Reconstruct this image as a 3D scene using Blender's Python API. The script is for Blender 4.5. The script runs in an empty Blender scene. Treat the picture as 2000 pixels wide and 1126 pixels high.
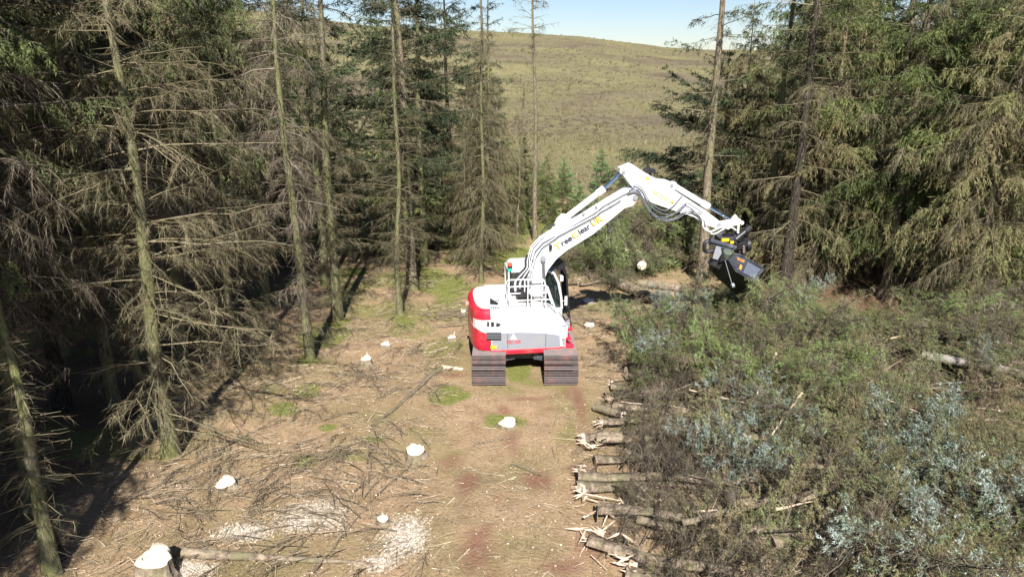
import bpy, math, random
import numpy as np
from mathutils import Vector, Matrix
R = math.radians
SC = bpy.context.scene
COL = SC.collection

# ------------------------------------------------------------------ camera
CAMH, PITCH, F = 8.4, 17.5, 1400.0           # F in pixels of the 2000 px wide photograph
cd = bpy.data.cameras.new('camera'); cam = bpy.data.objects.new('camera', cd); COL.objects.link(cam)
cam.location = (0, 0, CAMH); cam.rotation_euler = (R(90 - PITCH), 0, 0)
cd.sensor_width = 36; cd.lens = 36 * F / 2000; cd.clip_start = .1; cd.clip_end = 3000
SC.camera = cam
# ------------------------------------------------------------------ light
SUN_EL = 42.0
w = bpy.data.worlds.new('World'); SC.world = w; w.use_nodes = True
nt = w.node_tree; bg = nt.nodes['Background']
sky = nt.nodes.new('ShaderNodeTexSky'); sky.sky_type = 'NISHITA'; sky.sun_disc = False
sky.sun_elevation = R(SUN_EL); sky.sun_rotation = R(177); sky.altitude = 250; sky.air_density = 1.0; sky.dust_density = .15; sky.ozone_density = 1.0
tint = nt.nodes.new('ShaderNodeMix'); tint.data_type = 'RGBA'; tint.blend_type = 'MULTIPLY'; tint.inputs[0].default_value = 1; tint.inputs[7].default_value = (.90, .97, 1.16, 1)
nt.links.new(sky.outputs[0], tint.inputs[6]); nt.links.new(tint.outputs[2], bg.inputs[0]); bg.inputs[1].default_value = 0.05
sd = bpy.data.lights.new('sun', 'SUN'); sun = bpy.data.objects.new('sun', sd); COL.objects.link(sun)
sd.energy = 5.0; sd.angle = R(.5); sd.color = (1, .965, .91)
sun.rotation_euler = Vector((-.055, 1, -math.tan(R(SUN_EL)))).to_track_quat('-Z', 'Y').to_euler()
SC.view_settings.view_transform = 'Standard'; SC.view_settings.look = 'None'
SC.view_settings.exposure = 0.97; SC.view_settings.gamma = 1
SC.render.engine = 'CYCLES'
SC.cycles.max_bounces = 5; SC.cycles.diffuse_bounces = 3; SC.cycles.transparent_max_bounces = 8
SC.cycles.use_denoising = True

# ------------------------------------------------------------------ maths
_cp, _sp = math.cos(R(PITCH)), math.sin(R(PITCH))
def ray(px, py):
    a, b = (px - 1000) / F, (563 - py) / F
    return np.array([a, _cp + b * _sp, b * _cp - _sp])
def on_z(px, py, z=0.0):
    r = ray(px, py); t = (z - CAMH) / r[2]; return np.array([r[0] * t, r[1] * t, z])
def on_d(px, py, Y):                       # point at distance Y
    r = ray(px, py); t = Y / r[1]; return np.array([r[0] * t, Y, CAMH + r[2] * t])

def _hash(ix, iy, seed):
    h = (ix.astype(np.int64) * 374761393 + iy.astype(np.int64) * 668265263 + seed * 974711) & 0xffffffff
    h = ((h ^ (h >> 13)) * 1274126177) & 0xffffffff
    return ((h ^ (h >> 16)) & 0xffff) / 65535.0
def vnoise(x, y, seed=0):
    ix, iy = np.floor(x), np.floor(y); fx, fy = x - ix, y - iy
    fx = fx * fx * (3 - 2 * fx); fy = fy * fy * (3 - 2 * fy)
    a, b = _hash(ix, iy, seed), _hash(ix + 1, iy, seed); c, d = _hash(ix, iy + 1, seed), _hash(ix + 1, iy + 1, seed)
    return (a * (1 - fx) + b * fx) * (1 - fy) + (c * (1 - fx) + d * fx) * fy
def fbm(x, y, seed=0, o=4):
    s = 0; a = .5
    for k in range(o):
        s = s + a * vnoise(x, y, seed + k); x, y, a = x * 2.03 + 7, y * 2.03 + 3, a * .5
    return s / (1 - .5 ** o)

SKY = [(-400, -40), (0, -10), (320, 10), (530, 22), (720, 50), (1000, 62), (1130, 70), (1300, 92), (1400, 97), (1640, 98), (2000, 108), (2400, 110)]
_az, _el = [], []
for p in SKY:
    r = ray(*p); _az.append(math.atan2(r[0], r[1])); _el.append(r[2] / math.hypot(r[0], r[1]))
RIDGE, FOOT = 240.0, 46.0
def ground(x, y):
    x = np.asarray(x, float); y = np.asarray(y, float)
    rr = np.hypot(x, y); az = np.arctan2(x, y)
    zr = CAMH + RIDGE * np.interp(az, _az, _el)
    s = np.clip((rr - FOOT) / (RIDGE - FOOT), 0, 1)
    h = zr * (s ** 1.15) * np.clip((y + 5) / 20, 0, 1)
    h = h - np.clip(rr - RIDGE, 0, None) * .06
    h = h + (fbm(x / 22, y / 22, 5) - .5) * 2.4 * np.clip((rr - FOOT) / 60, 0, 1) * np.clip((RIDGE - rr) / 40, 0, 1)
    return h + (fbm(x / 1.7, y / 1.7, 9) - .5) * .16

# ------------------------------------------------------------------ mesh helpers
def mesh_np(name, V, faces, mats, fmat=None, attrs=None, smooth=False):
    """faces: list of int arrays (n,3) or (n,4)"""
    me = bpy.data.meshes.new(name)
    V = np.asarray(V, np.float32); faces = [np.asarray(f, np.int32) for f in faces if len(f)]
    me.vertices.add(len(V)); me.vertices.foreach_set('co', V.ravel())
    loops = np.concatenate([f.ravel() for f in faces]); cnt = np.concatenate([np.full(len(f), f.shape[1], np.int32) for f in faces])
    me.loops.add(len(loops)); me.loops.foreach_set('vertex_index', loops)
    st = np.zeros(len(cnt), np.int32); st[1:] = np.cumsum(cnt)[:-1]
    me.polygons.add(len(cnt)); me.polygons.foreach_set('loop_start', st); me.polygons.foreach_set('loop_total', cnt)
    for m in (mats if isinstance(mats, (list, tuple)) else [mats]): me.materials.append(m)
    if fmat is not None: me.polygons.foreach_set('material_index', np.asarray(fmat, np.int32))
    if smooth: me.polygons.foreach_set('use_smooth', np.ones(len(cnt), bool))
    if attrs:
        for k, (dom, a) in attrs.items():
            at = me.attributes.new(k, 'FLOAT', dom); at.data.foreach_set('value', np.asarray(a, np.float32))
    me.update(); me.validate(); return me

class Geo:
    def __init__(s): s.V = []; s.T = []; s.Q = []; s.vT = []; s.vQ = []; s.n = 0
    def add(s, V, T=None, Q=None, vt=None, vq=None):
        V = np.asarray(V, float).reshape(-1, 3)
        if T is not None and len(T):
            T = np.asarray(T); s.T.append(T + s.n); s.vT.append(np.zeros(len(T)) + (0.5 if vt is None else vt))
        if Q is not None and len(Q):
            Q = np.asarray(Q); s.Q.append(Q + s.n); s.vQ.append(np.zeros(len(Q)) + (0.5 if vq is None else vq))
        s.V.append(V); s.n += len(V)
    def verts(s): return np.concatenate(s.V)
    def mesh(s, name, mat, smooth=False, xf=None):
        V = s.verts()
        if xf is not None: V = xf(V)
        T = np.concatenate(s.T) if s.T else np.zeros((0, 3), int); Q = np.concatenate(s.Q) if s.Q else np.zeros((0, 4), int)
        v = np.concatenate(s.vT + s.vQ)
        return mesh_np(name, V, [T, Q], mat, attrs={'v': ('FACE', v)}, smooth=smooth)

def nrm(a): return a / (np.linalg.norm(a, axis=-1, keepdims=True) + 1e-9)
def perp(d, rng):
    r = rng.normal(size=d.shape); r -= (r * d).sum(-1, keepdims=True) * d; return nrm(r)
def spikes(g, P, E, wd, rng, v):             # one tapered triangle each
    d = nrm(E - P); s = perp(d, rng) * (np.asarray(wd)[:, None] * .5); n = len(P)
    V = np.stack([P - s, P + s, E], 1); g.add(V, T=np.arange(3 * n).reshape(n, 3), vt=v)
def rhombi(g, P, E, wd, rng, v):             # one pointed leaf-shaped quad each
    d = nrm(E - P); s = perp(d, rng) * (np.asarray(wd)[:, None] * .5); n = len(P); M = P + (E - P) * .4
    V = np.stack([P, M + s, E, M - s], 1); g.add(V, Q=np.arange(4 * n).reshape(n, 4), vq=v)
def sprays(g, P, E, wd, rng, v, K=6):          # a shoot as K fine needles bundles set along it
    n = len(P); d = E - P; L_ = np.linalg.norm(d, axis=1); dn = d / (L_[:, None] + 1e-9); i = np.repeat(np.arange(n), K)
    t = rng.uniform(.02, .95, n * K); s = perp(dn[i], rng); s[:, 2] -= .25
    p = P[i] + d[i] * t[:, None]; q = p + nrm(dn[i] * .85 + s * .75) * np.clip(L_[i] * rng.uniform(.35, .6, n * K), .03, .085)[:, None]
    spikes(g, p, q, np.asarray(wd)[i] * .55, rng, np.clip(v[i] + rng.normal(size=n * K) * .08, 0, 1))
def tubes(g, C, rad, k, v):                  # C (n,m,3), rad (n,m)
    n, m, _ = C.shape; d = nrm(np.gradient(C, axis=1)); up = np.zeros_like(d); up[..., 2] = 1
    flat = np.abs(d[..., 2]) > .9; up[flat] = (1, 0, 0)
    a = nrm(np.cross(d, up)); b = np.cross(d, a); an = np.arange(k) * 2 * math.pi / k
    V = C[:, :, None, :] + rad[:, :, None, None] * (a[:, :, None, :] * np.cos(an)[None, None, :, None] + b[:, :, None, :] * np.sin(an)[None, None, :, None])
    i = np.arange(n)[:, None, None] * m * k + np.arange(m - 1)[None, :, None] * k; j = np.arange(k)[None, None, :]
    q = np.stack([i + j, i + (j + 1) % k, i + k + (j + 1) % k, i + k + j], -1).reshape(-1, 4)
    vv = np.repeat(np.zeros(n) + v, (m - 1) * k); g.add(V, Q=q, vq=vv)

def link(name, me, parent=None, mat=None):
    o = bpy.data.objects.new(name, me); COL.objects.link(o)
    if parent is not None: o.parent = parent
    if mat is not None: me.materials.append(mat)
    return o
def tag(o, label=None, cat=None, group=None, kind=None):
    if label: o['label'] = label
    if cat: o['category'] = cat
    if group: o['group'] = group
    if kind: o['kind'] = kind
    return o
def empty(name, loc, rz=0):
    o = bpy.data.objects.new(name, None); COL.objects.link(o); o.location = loc; o.rotation_euler = (0, 0, rz); return o

# ------------------------------------------------------------------ materials
def mat_base(name):
    m = bpy.data.materials.new(name); m.use_nodes = True; return m, m.node_tree, m.node_tree.nodes['Principled BSDF']
def N(nt, t, **k):
    n = nt.nodes.new(t)
    for a, b in k.items(): setattr(n, a, b)
    return n
def ramp(nt, src, stops):
    r = N(nt, 'ShaderNodeValToRGB'); e = r.color_ramp.elements
    while len(e) < len(stops): e.new(.5)
    for q, (p, c) in zip(e, stops): q.position = p; q.color = (*c, 1)
    nt.links.new(src, r.inputs[0]); return r
def noise(nt, scale, detail=4, rough=.6, coord='Object', vec=None, sc=None):
    n = N(nt, 'ShaderNodeTexNoise'); n.inputs['Scale'].default_value = scale; n.inputs['Detail'].default_value = detail; n.inputs['Roughness'].default_value = rough
    if vec is None:
        tc = N(nt, 'ShaderNodeTexCoord'); vec = tc.outputs[coord]
    if sc:
        mp = N(nt, 'ShaderNodeMapping'); mp.inputs['Scale'].default_value = sc; nt.links.new(vec, mp.inputs[0]); vec = mp.outputs[0]
    nt.links.new(vec, n.inputs['Vector']); return n
def mixc(nt, fac, a, b, mode='MIX'):
    m = N(nt, 'ShaderNodeMix', data_type='RGBA', blend_type=mode)
    for s, x in ((0, fac), (6, a), (7, b)):
        if isinstance(x, bpy.types.NodeSocket): nt.links.new(x, m.inputs[s])
        elif s == 0: m.inputs[0].default_value = x
        else: m.inputs[s].default_value = (*x, 1)
    return m.outputs[2]
def bump(nt, h, strength, dist, bs):
    b = N(nt, 'ShaderNodeBump'); b.inputs['Strength'].default_value = strength; b.inputs['Distance'].default_value = dist
    nt.links.new(h, b.inputs['Height']); nt.links.new(b.outputs[0], bs.inputs['Normal'])
def simple(name, col, rough=.5, metal=0, var=.12, scale=6, dirt=None, dirt_amt=.3, spec=.5, coat=0):
    m, nt, bs = mat_base(name)
    n = noise(nt, scale, 5, .65)
    c = mixc(nt, n.outputs[0], tuple(x * (1 - var) for x in col), tuple(min(1, x * (1 + var)) for x in col))
    if dirt:
        n2 = noise(nt, 2.7, 8, .72)
        r = ramp(nt, n2.outputs[0], [(.5, (0, 0, 0)), (.72, (dirt_amt,) * 3)])
        c = mixc(nt, r.outputs[0], c, dirt)
    nt.links.new(c, bs.inputs['Base Color'])
    bs.inputs['Roughness'].default_value = rough; bs.inputs['Metallic'].default_value = metal
    bs.inputs['Specular IOR Level'].default_value = spec; bs.inputs['Coat Weight'].default_value = coat
    return m
def leafy(name, stops, trans=.25, rough=.6, spec=.3):
    m, nt, bs = mat_base(name)
    a = N(nt, 'ShaderNodeAttribute', attribute_name='v')
    r = ramp(nt, a.outputs['Fac'], stops)
    oi = N(nt, 'ShaderNodeObjectInfo')
    hs = N(nt, 'ShaderNodeHueSaturation'); nt.links.new(r.outputs[0], hs.inputs['Color'])
    mr = N(nt, 'ShaderNodeMapRange'); mr.inputs['To Min'].default_value = .8; mr.inputs['To Max'].default_value = 1.2
    nt.links.new(oi.outputs['Random'], mr.inputs[0]); nt.links.new(mr.outputs[0], hs.inputs['Value'])
    nt.links.new(hs.outputs[0], bs.inputs['Base Color']); bs.inputs['Roughness'].default_value = rough; bs.inputs['Specular IOR Level'].default_value = spec
    if trans:
        tr = N(nt, 'ShaderNodeBsdfTranslucent'); nt.links.new(hs.outputs[0], tr.inputs[0])
        mx = N(nt, 'ShaderNodeMixShader'); mx.inputs[0].default_value = trans
        nt.links.new(bs.outputs[0], mx.inputs[1]); nt.links.new(tr.outputs[0], mx.inputs[2])
        nt.links.new(mx.outputs[0], nt.nodes['Material Output'].inputs[0])
    return m
M = {}
M['needles'] = leafy('spruce_needles', [(0, (.24, .17, .08)), (.12, (.08, .09, .03)), (.35, (.08, .11, .034)), (.7, (.145, .18, .055)), (1, (.26, .29, .08))])
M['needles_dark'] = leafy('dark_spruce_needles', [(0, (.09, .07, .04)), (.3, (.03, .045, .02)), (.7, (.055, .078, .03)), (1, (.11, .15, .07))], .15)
M['needles_dry'] = leafy('dry_olive_needles', [(0, (.28, .21, .12)), (.45, (.22, .19, .09)), (.7, (.17, .18, .07)), (1, (.22, .26, .08))])
M['needles_felled'] = leafy('felled_spruce_needles', [(0, (.40, .29, .18)), (.38, (.33, .26, .155)), (.58, (.20, .20, .085)), (.80, (.21, .255, .095)), (.95, (.26, .33, .16)), (1, (.36, .43, .32))], .2, .55, .3)
M['needles_bright'] = leafy('bright_felled_needles', [(0, (.24, .19, .10)), (.2, (.13, .17, .05)), (.55, (.21, .28, .08)), (.8, (.30, .38, .14)), (1, (.42, .52, .34))], .2, .5, .4)
M['needles_blue'] = leafy('glaucous_spruce_needles', [(0, (.19, .15, .09)), (.25, (.11, .14, .07)), (.45, (.21, .265, .195)), (.7, (.34, .405, .355)), (1, (.54, .61, .565))], .15, .45, .4)
M['twigs'] = leafy('dead_twigs', [(0, (.04, .033, .024)), (.4, (.105, .085, .06)), (.75, (.20, .165, .12)), (1, (.36, .31, .24))], .1, .8, .2)
M['twigs_moss'] = leafy('mossy_twigs', [(0, (.065, .053, .032)), (.5, (.165, .14, .08)), (1, (.31, .27, .17))], .1, .8, .2)
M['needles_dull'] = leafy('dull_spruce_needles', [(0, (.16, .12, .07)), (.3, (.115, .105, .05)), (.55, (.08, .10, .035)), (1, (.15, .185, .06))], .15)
M['brash'] = leafy('ground_brash', [(0, (.085, .066, .044)), (.4, (.21, .165, .11)), (.75, (.38, .30, .21)), (1, (.56, .47, .35))], 0, .85, .2)
M['chips'] = leafy('wood_chips', [(0, (.45, .36, .25)), (.5, (.72, .62, .48)), (1, (.85, .78, .66))], 0, .8, .2)
M['grass'] = leafy('grass_blades', [(0, (.06, .08, .02)), (.5, (.12, .17, .035)), (1, (.26, .30, .07))], .25)
M['moor'] = leafy('moor_grass_blades', [(0, (.12, .088, .07)), (.2, (.165, .135, .083)), (.5, (.195, .172, .09)), (.8, (.225, .20, .10)), (1, (.26, .235, .13))], .2)
M['fgreen'] = leafy('young_spruce_needles', [(0, (.06, .12, .04)), (.5, (.13, .24, .08)), (1, (.26, .40, .16))])

def bark(name, a, b, moss, mossamt, sc=(20, 20, 6)):
    m, nt, bs = mat_base(name)
    n1 = noise(nt, 1.0, 6, .7, sc=sc); n2 = noise(nt, .9, 4, .6, sc=(1.6, 1.6, .8)); n3 = noise(nt, 1, 3, .6, sc=(7, 7, 7))
    c = ramp(nt, n1.outputs[0], [(.40, a), (.62, b)]).outputs[0]
    f = ramp(nt, n2.outputs[0], [(.62 - mossamt * .4, (0, 0, 0)), (.72 - mossamt * .2, (1, 1, 1))])
    c = mixc(nt, f.outputs[0], c, mixc(nt, n1.outputs[0], tuple(x * .6 for x in moss), tuple(x * 1.3 for x in moss)))
    l = ramp(nt, n3.outputs[0], [(.66, (0, 0, 0)), (.72, (.55, .55, .55))])
    c = mixc(nt, l.outputs[0], c, (.36, .35, .29))
    nt.links.new(c, bs.inputs['Base Color']); bs.inputs['Roughness'].default_value = .9; bs.inputs['Specular IOR Level'].default_value = .15
    bump(nt, n1.outputs[0], 1.0, .06, bs); return m
M['bark'] = bark('spruce_bark', (.11, .085, .062), (.34, .275, .20), (.21, .20, .10), .4)
M['bark_moss'] = bark('mossy_bark', (.075, .065, .045), (.26, .23, .155), (.19, .195, .08), .6)
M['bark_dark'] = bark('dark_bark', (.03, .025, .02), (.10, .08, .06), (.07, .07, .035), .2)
M['log_bark'] = bark('log_bark', (.12, .09, .065), (.38, .30, .22), (.19, .17, .10), .25, (6, 6, 6))

def cutwood(name, pale=(.80, .69, .54), dark=(.52, .36, .22)):
    m, nt, bs = mat_base(name)
    n = noise(nt, 9, 6, .7); wv = N(nt, 'ShaderNodeTexWave', wave_type='RINGS', rings_direction='Z'); wv.inputs['Scale'].default_value = 14; wv.inputs['Distortion'].default_value = 2
    tc = N(nt, 'ShaderNodeTexCoord'); nt.links.new(tc.outputs['Object'], wv.inputs[0])
    c = mixc(nt, ramp(nt, n.outputs[0], [(.45, (0, 0, 0)), (.75, (.8, .8, .8))]).outputs[0], pale, dark)
    c = mixc(nt, .12, c, wv.outputs[0], 'MULTIPLY')
    nt.links.new(c, bs.inputs['Base Color']); bs.inputs['Roughness'].default_value = .75; bump(nt, n.outputs[0], .5, .02, bs); return m
M['cut'] = cutwood('cut_wood'); M['splinter'] = cutwood('splintered_wood', (.66, .53, .40), (.42, .20, .11))

# ------------------------------------------------------------------ ground sheet
def ground_material():
    m, nt, bs = mat_base('clearing_ground')
    geo = N(nt, 'ShaderNodeNewGeometry'); P = geo.outputs['Position']
    def nz(s, d=5, r=.65, sc=None): return noise(nt, s, d, r, vec=P, sc=sc)
    big, mid, fine = nz(.35, 5, .6), nz(1.9, 6, .7), nz(16, 5, .75)
    def att(n): return N(nt, 'ShaderNodeAttribute', attribute_name=n).outputs['Fac']
    litter = ramp(nt, fine.outputs[0], [(.26, (.19, .134, .082)), (.42, (.345, .255, .165)), (.58, (.45, .345, .23)), (.78, (.59, .47, .335))]).outputs[0]
    tone = ramp(nt, mid.outputs[0], [(.3, (.74, .62, .52)), (.5, (.95, .88, .82)), (.72, (1.12, 1.02, .92))]).outputs[0]
    c = mixc(nt, 1.0, litter, tone, 'MULTIPLY')
    olive = ramp(nt, fine.outputs[0], [(.3, (.10, .10, .035)), (.7, (.25, .24, .095))]).outputs[0]
    c = mixc(nt, ramp(nt, big.outputs[0], [(.42, (0, 0, 0)), (.62, (.5, .5, .5))]).outputs[0], c, olive)
    def layer(c, name, col_lo, col_hi, edge=.5):
        a = N(nt, 'ShaderNodeMath', operation='ADD'); nt.links.new(att(name), a.inputs[0])
        s = N(nt, 'ShaderNodeMath', operation='MULTIPLY_ADD'); nt.links.new(fine.outputs[0], s.inputs[0]); s.inputs[1].default_value = edge; s.inputs[2].default_value = -edge * .5
        nt.links.new(s.outputs[0], a.inputs[1])
        f = ramp(nt, a.outputs[0], [(.3, (0, 0, 0)), (.75, (1, 1, 1))]).outputs[0]
        cc = ramp(nt, fine.outputs[0], [(.3, col_lo), (.7, col_hi)]).outputs[0]
        return mixc(nt, f, c, cc)
    c = layer(c, 'soil', (.17, .08, .05), (.33, .19, .125), 1.9)
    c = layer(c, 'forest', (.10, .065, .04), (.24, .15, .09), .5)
    c = layer(c, 'moss', (.12, .13, .035), (.29, .29, .09), 1.0)
    c = layer(c, 'dust', (.36, .28, .21), (.85, .78, .68), 1.9)
    # moor
    f1 = nz(.045, 7, .6, (1, 1.0, 1)); f2 = nz(1.3, 6, .75)
    g = ramp(nt, f1.outputs[0], [(.36, (.15, .115, .085)), (.45, (.205, .175, .105)), (.53, (.215, .19, .10)), (.62, (.265, .235, .12)), (.72, (.195, .16, .10))]).outputs[0]
    g = mixc(nt, 1, g, ramp(nt, f2.outputs[0], [(.3, (.70, .69, .64)), (.7, (1.05, 1.05, 1.0))]).outputs[0], 'MULTIPLY')
    c = mixc(nt, att('moor'), c, g)
    nt.links.new(c, bs.inputs['Base Color']); bs.inputs['Roughness'].default_value = .95; bs.inputs['Specular IOR Level'].default_value = .1
    bump(nt, fine.outputs[0], .9, .06, bs); return m
def axis(parts):
    a = [np.arange(s, e, st) for s, e, st in parts]; return np.concatenate(a)
gx = axis([(-420, -60, 12), (-60, -18, 1.5), (-18, 16, .11), (16, 60, 1.5), (60, 430, 12)])
gy = axis([(-60, 6, 2), (6, 34, .11), (34, 60, .7), (60, 200, 3), (200, 420, 6)])
GX, GY = np.meshgrid(gx, gy); GZ = ground(GX, GY)
def blob(px, py, rx, ry, x, y, soft=.6, seed=3, up=.45, amp=1.3):
    c = on_z(px, py); q = np.hypot((x - c[0]) / rx, (y - c[1]) / ry) + (fbm(x * 1.6, y * 1.6, seed) - .5) * amp
    return np.clip((1 - q) / soft + up, 0, 1)
MOSS = [(560, 800, .35, .3), (640, 835, .25, .2), (880, 772, .62, .52), (552, 797, .4, .35), (600, 760, .35, .5), (722, 858, .3, .2), (600, 898, .3, .25), (668, 885, .3, .2), (840, 545, 1.4, 1.6), (885, 560, .8, 2.2), (600, 705, .35, .4),
        (790, 630, .5, .9), (990, 820, .5, .4), (1010, 730, .4, .8), (430, 440, 2.2, 2), (200, 640, 1.2, 1.2), (1000, 500, 1.2, 2.5), (1160, 600, .4, .5), (640, 650, .8, 1.2), (480, 410, 2.0, 2.5), (690, 530, .6, .8), (960, 455, 2.6, 5), (1050, 430, 3.5, 4), (930, 500, 1.5, 2), (340, 620, .8, .8)]
DUST = [(612, 1010, .72, .6), (787, 1052, .55, .7), (740, 1100, .45, .3), (480, 1040, .6, .35), (370, 1105, .6, .3), (1350, 575, 1, .3)]
SOIL = [(1030, 778, .8, .2), (893, 733, .6, .22), (882, 890, .35, .5), (985, 800, .3, .5), (1130, 790, .2, 1.5), (1085, 1110, .5, .4), (930, 1060, .4, .3), (1050, 930, .35, .6), (915, 940, .3, .6), (1075, 800, .35, .25),
        (1900, 850, 2.0, 1.6), (1960, 960, 1.2, 1.0), (1560, 580, 2.0, 1.0), (1000, 870, .3, .8), (960, 700, .3, .6), (1350, 560, 2, .7), (1740, 580, 2, 2), (640, 570, 1.0, 1.0)]
def field(lst, x, y, **k):
    f = np.zeros(x.shape)
    for b in lst: f = np.maximum(f, blob(*b, x, y, **k))
    return f
fx, fy = GX.ravel(), GY.ravel()
moss = field(MOSS, fx, fy); moss = np.maximum(moss, np.clip((fbm(fx / 2.2, fy / 2.2, 41) - .52) * 4, 0, .6) * np.where(fy > 14, 1, .3) * (fx < 1.5)); dust = field(DUST, fx, fy, seed=23, soft=1.2, up=.26, amp=.8); soil = field(SOIL, fx, fy, seed=33, soft=1.3, up=.25) * .85
rut = np.exp(-((fx + .63) / .42) ** 2) + np.exp(-((fx - 1.33) / .42) ** 2)
soil = np.maximum(soil, rut * (fy < 18.2) * np.clip((fbm(fx * 1.3, fy * .8, 77) - .42) * 3.2, 0, .72))
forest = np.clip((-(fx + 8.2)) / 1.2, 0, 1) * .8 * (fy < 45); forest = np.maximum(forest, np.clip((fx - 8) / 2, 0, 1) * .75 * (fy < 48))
moor = np.clip((np.hypot(fx, fy) + (fbm(fx / 4, fy / 4, 8) - .5) * 10 - 42) / 8, 0, 1)
nx, ny = len(gx), len(gy); I = (np.arange(ny - 1)[:, None] * nx + np.arange(nx - 1)[None, :]).ravel()
Q = np.stack([I, I + 1, I + 1 + nx, I + nx], 1)
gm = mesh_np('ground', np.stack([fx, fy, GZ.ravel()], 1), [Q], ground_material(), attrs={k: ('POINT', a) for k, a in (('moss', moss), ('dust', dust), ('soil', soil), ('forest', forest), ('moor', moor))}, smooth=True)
tag(link('ground', gm), kind='structure')

# ------------------------------------------------------------------ spruce generator
def trunk_geo(rng, H, r0, lean=(0, 0), wob=.12, k=11, snag=False, butt=1.35):
    m = 22; z = np.linspace(0, H, m); z[0] = -.15; t = z / H; t[0] = 0
    ph = rng.uniform(0, 6, 4)
    cx = lean[0] * z + wob * (np.sin(t * 3.1 + ph[0]) - math.sin(ph[0])) + .04 * np.sin(t * 11 + ph[1])
    cy = lean[1] * z + wob * (np.sin(t * 2.7 + ph[2]) - math.sin(ph[2])) + .04 * np.sin(t * 9 + ph[3])
    rad = r0 * (1 - t * (.55 if snag else .93)) * (1 + (butt - 1) * np.exp(-z.clip(0) / .35))
    C = np.stack([cx, cy, z], 1); an = np.arange(k) * 2 * math.pi / k
    rr = rad[:, None] * (1 + .07 * rng.normal(size=(m, k)) * (np.exp(-z.clip(0) / 1.5)[:, None] * 1.6 + .5))
    V = np.stack([C[:, None, 0] + rr * np.cos(an), C[:, None, 1] + rr * np.sin(an), np.repeat(z[:, None], k, 1)], -1)
    g = Geo(); i = np.arange(m - 1)[:, None] * k; j = np.arange(k)[None]
    q = np.stack([i + j, i + (j + 1) % k, i + k + (j + 1) % k, i + k + j], -1).reshape(-1, 4)
    g.add(V, Q=q); top = V[-1].mean(0) + (0, 0, .3 if snag else .15)
    g.add(np.vstack([V[-1], top]), T=[[a, (a + 1) % k, k] for a in range(k)])
    return g, (lambda zz: np.stack([np.interp(zz, z, cx), np.interp(zz, z, cy), zz], -1)), (lambda zz: np.interp(zz, z, rad))

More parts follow.
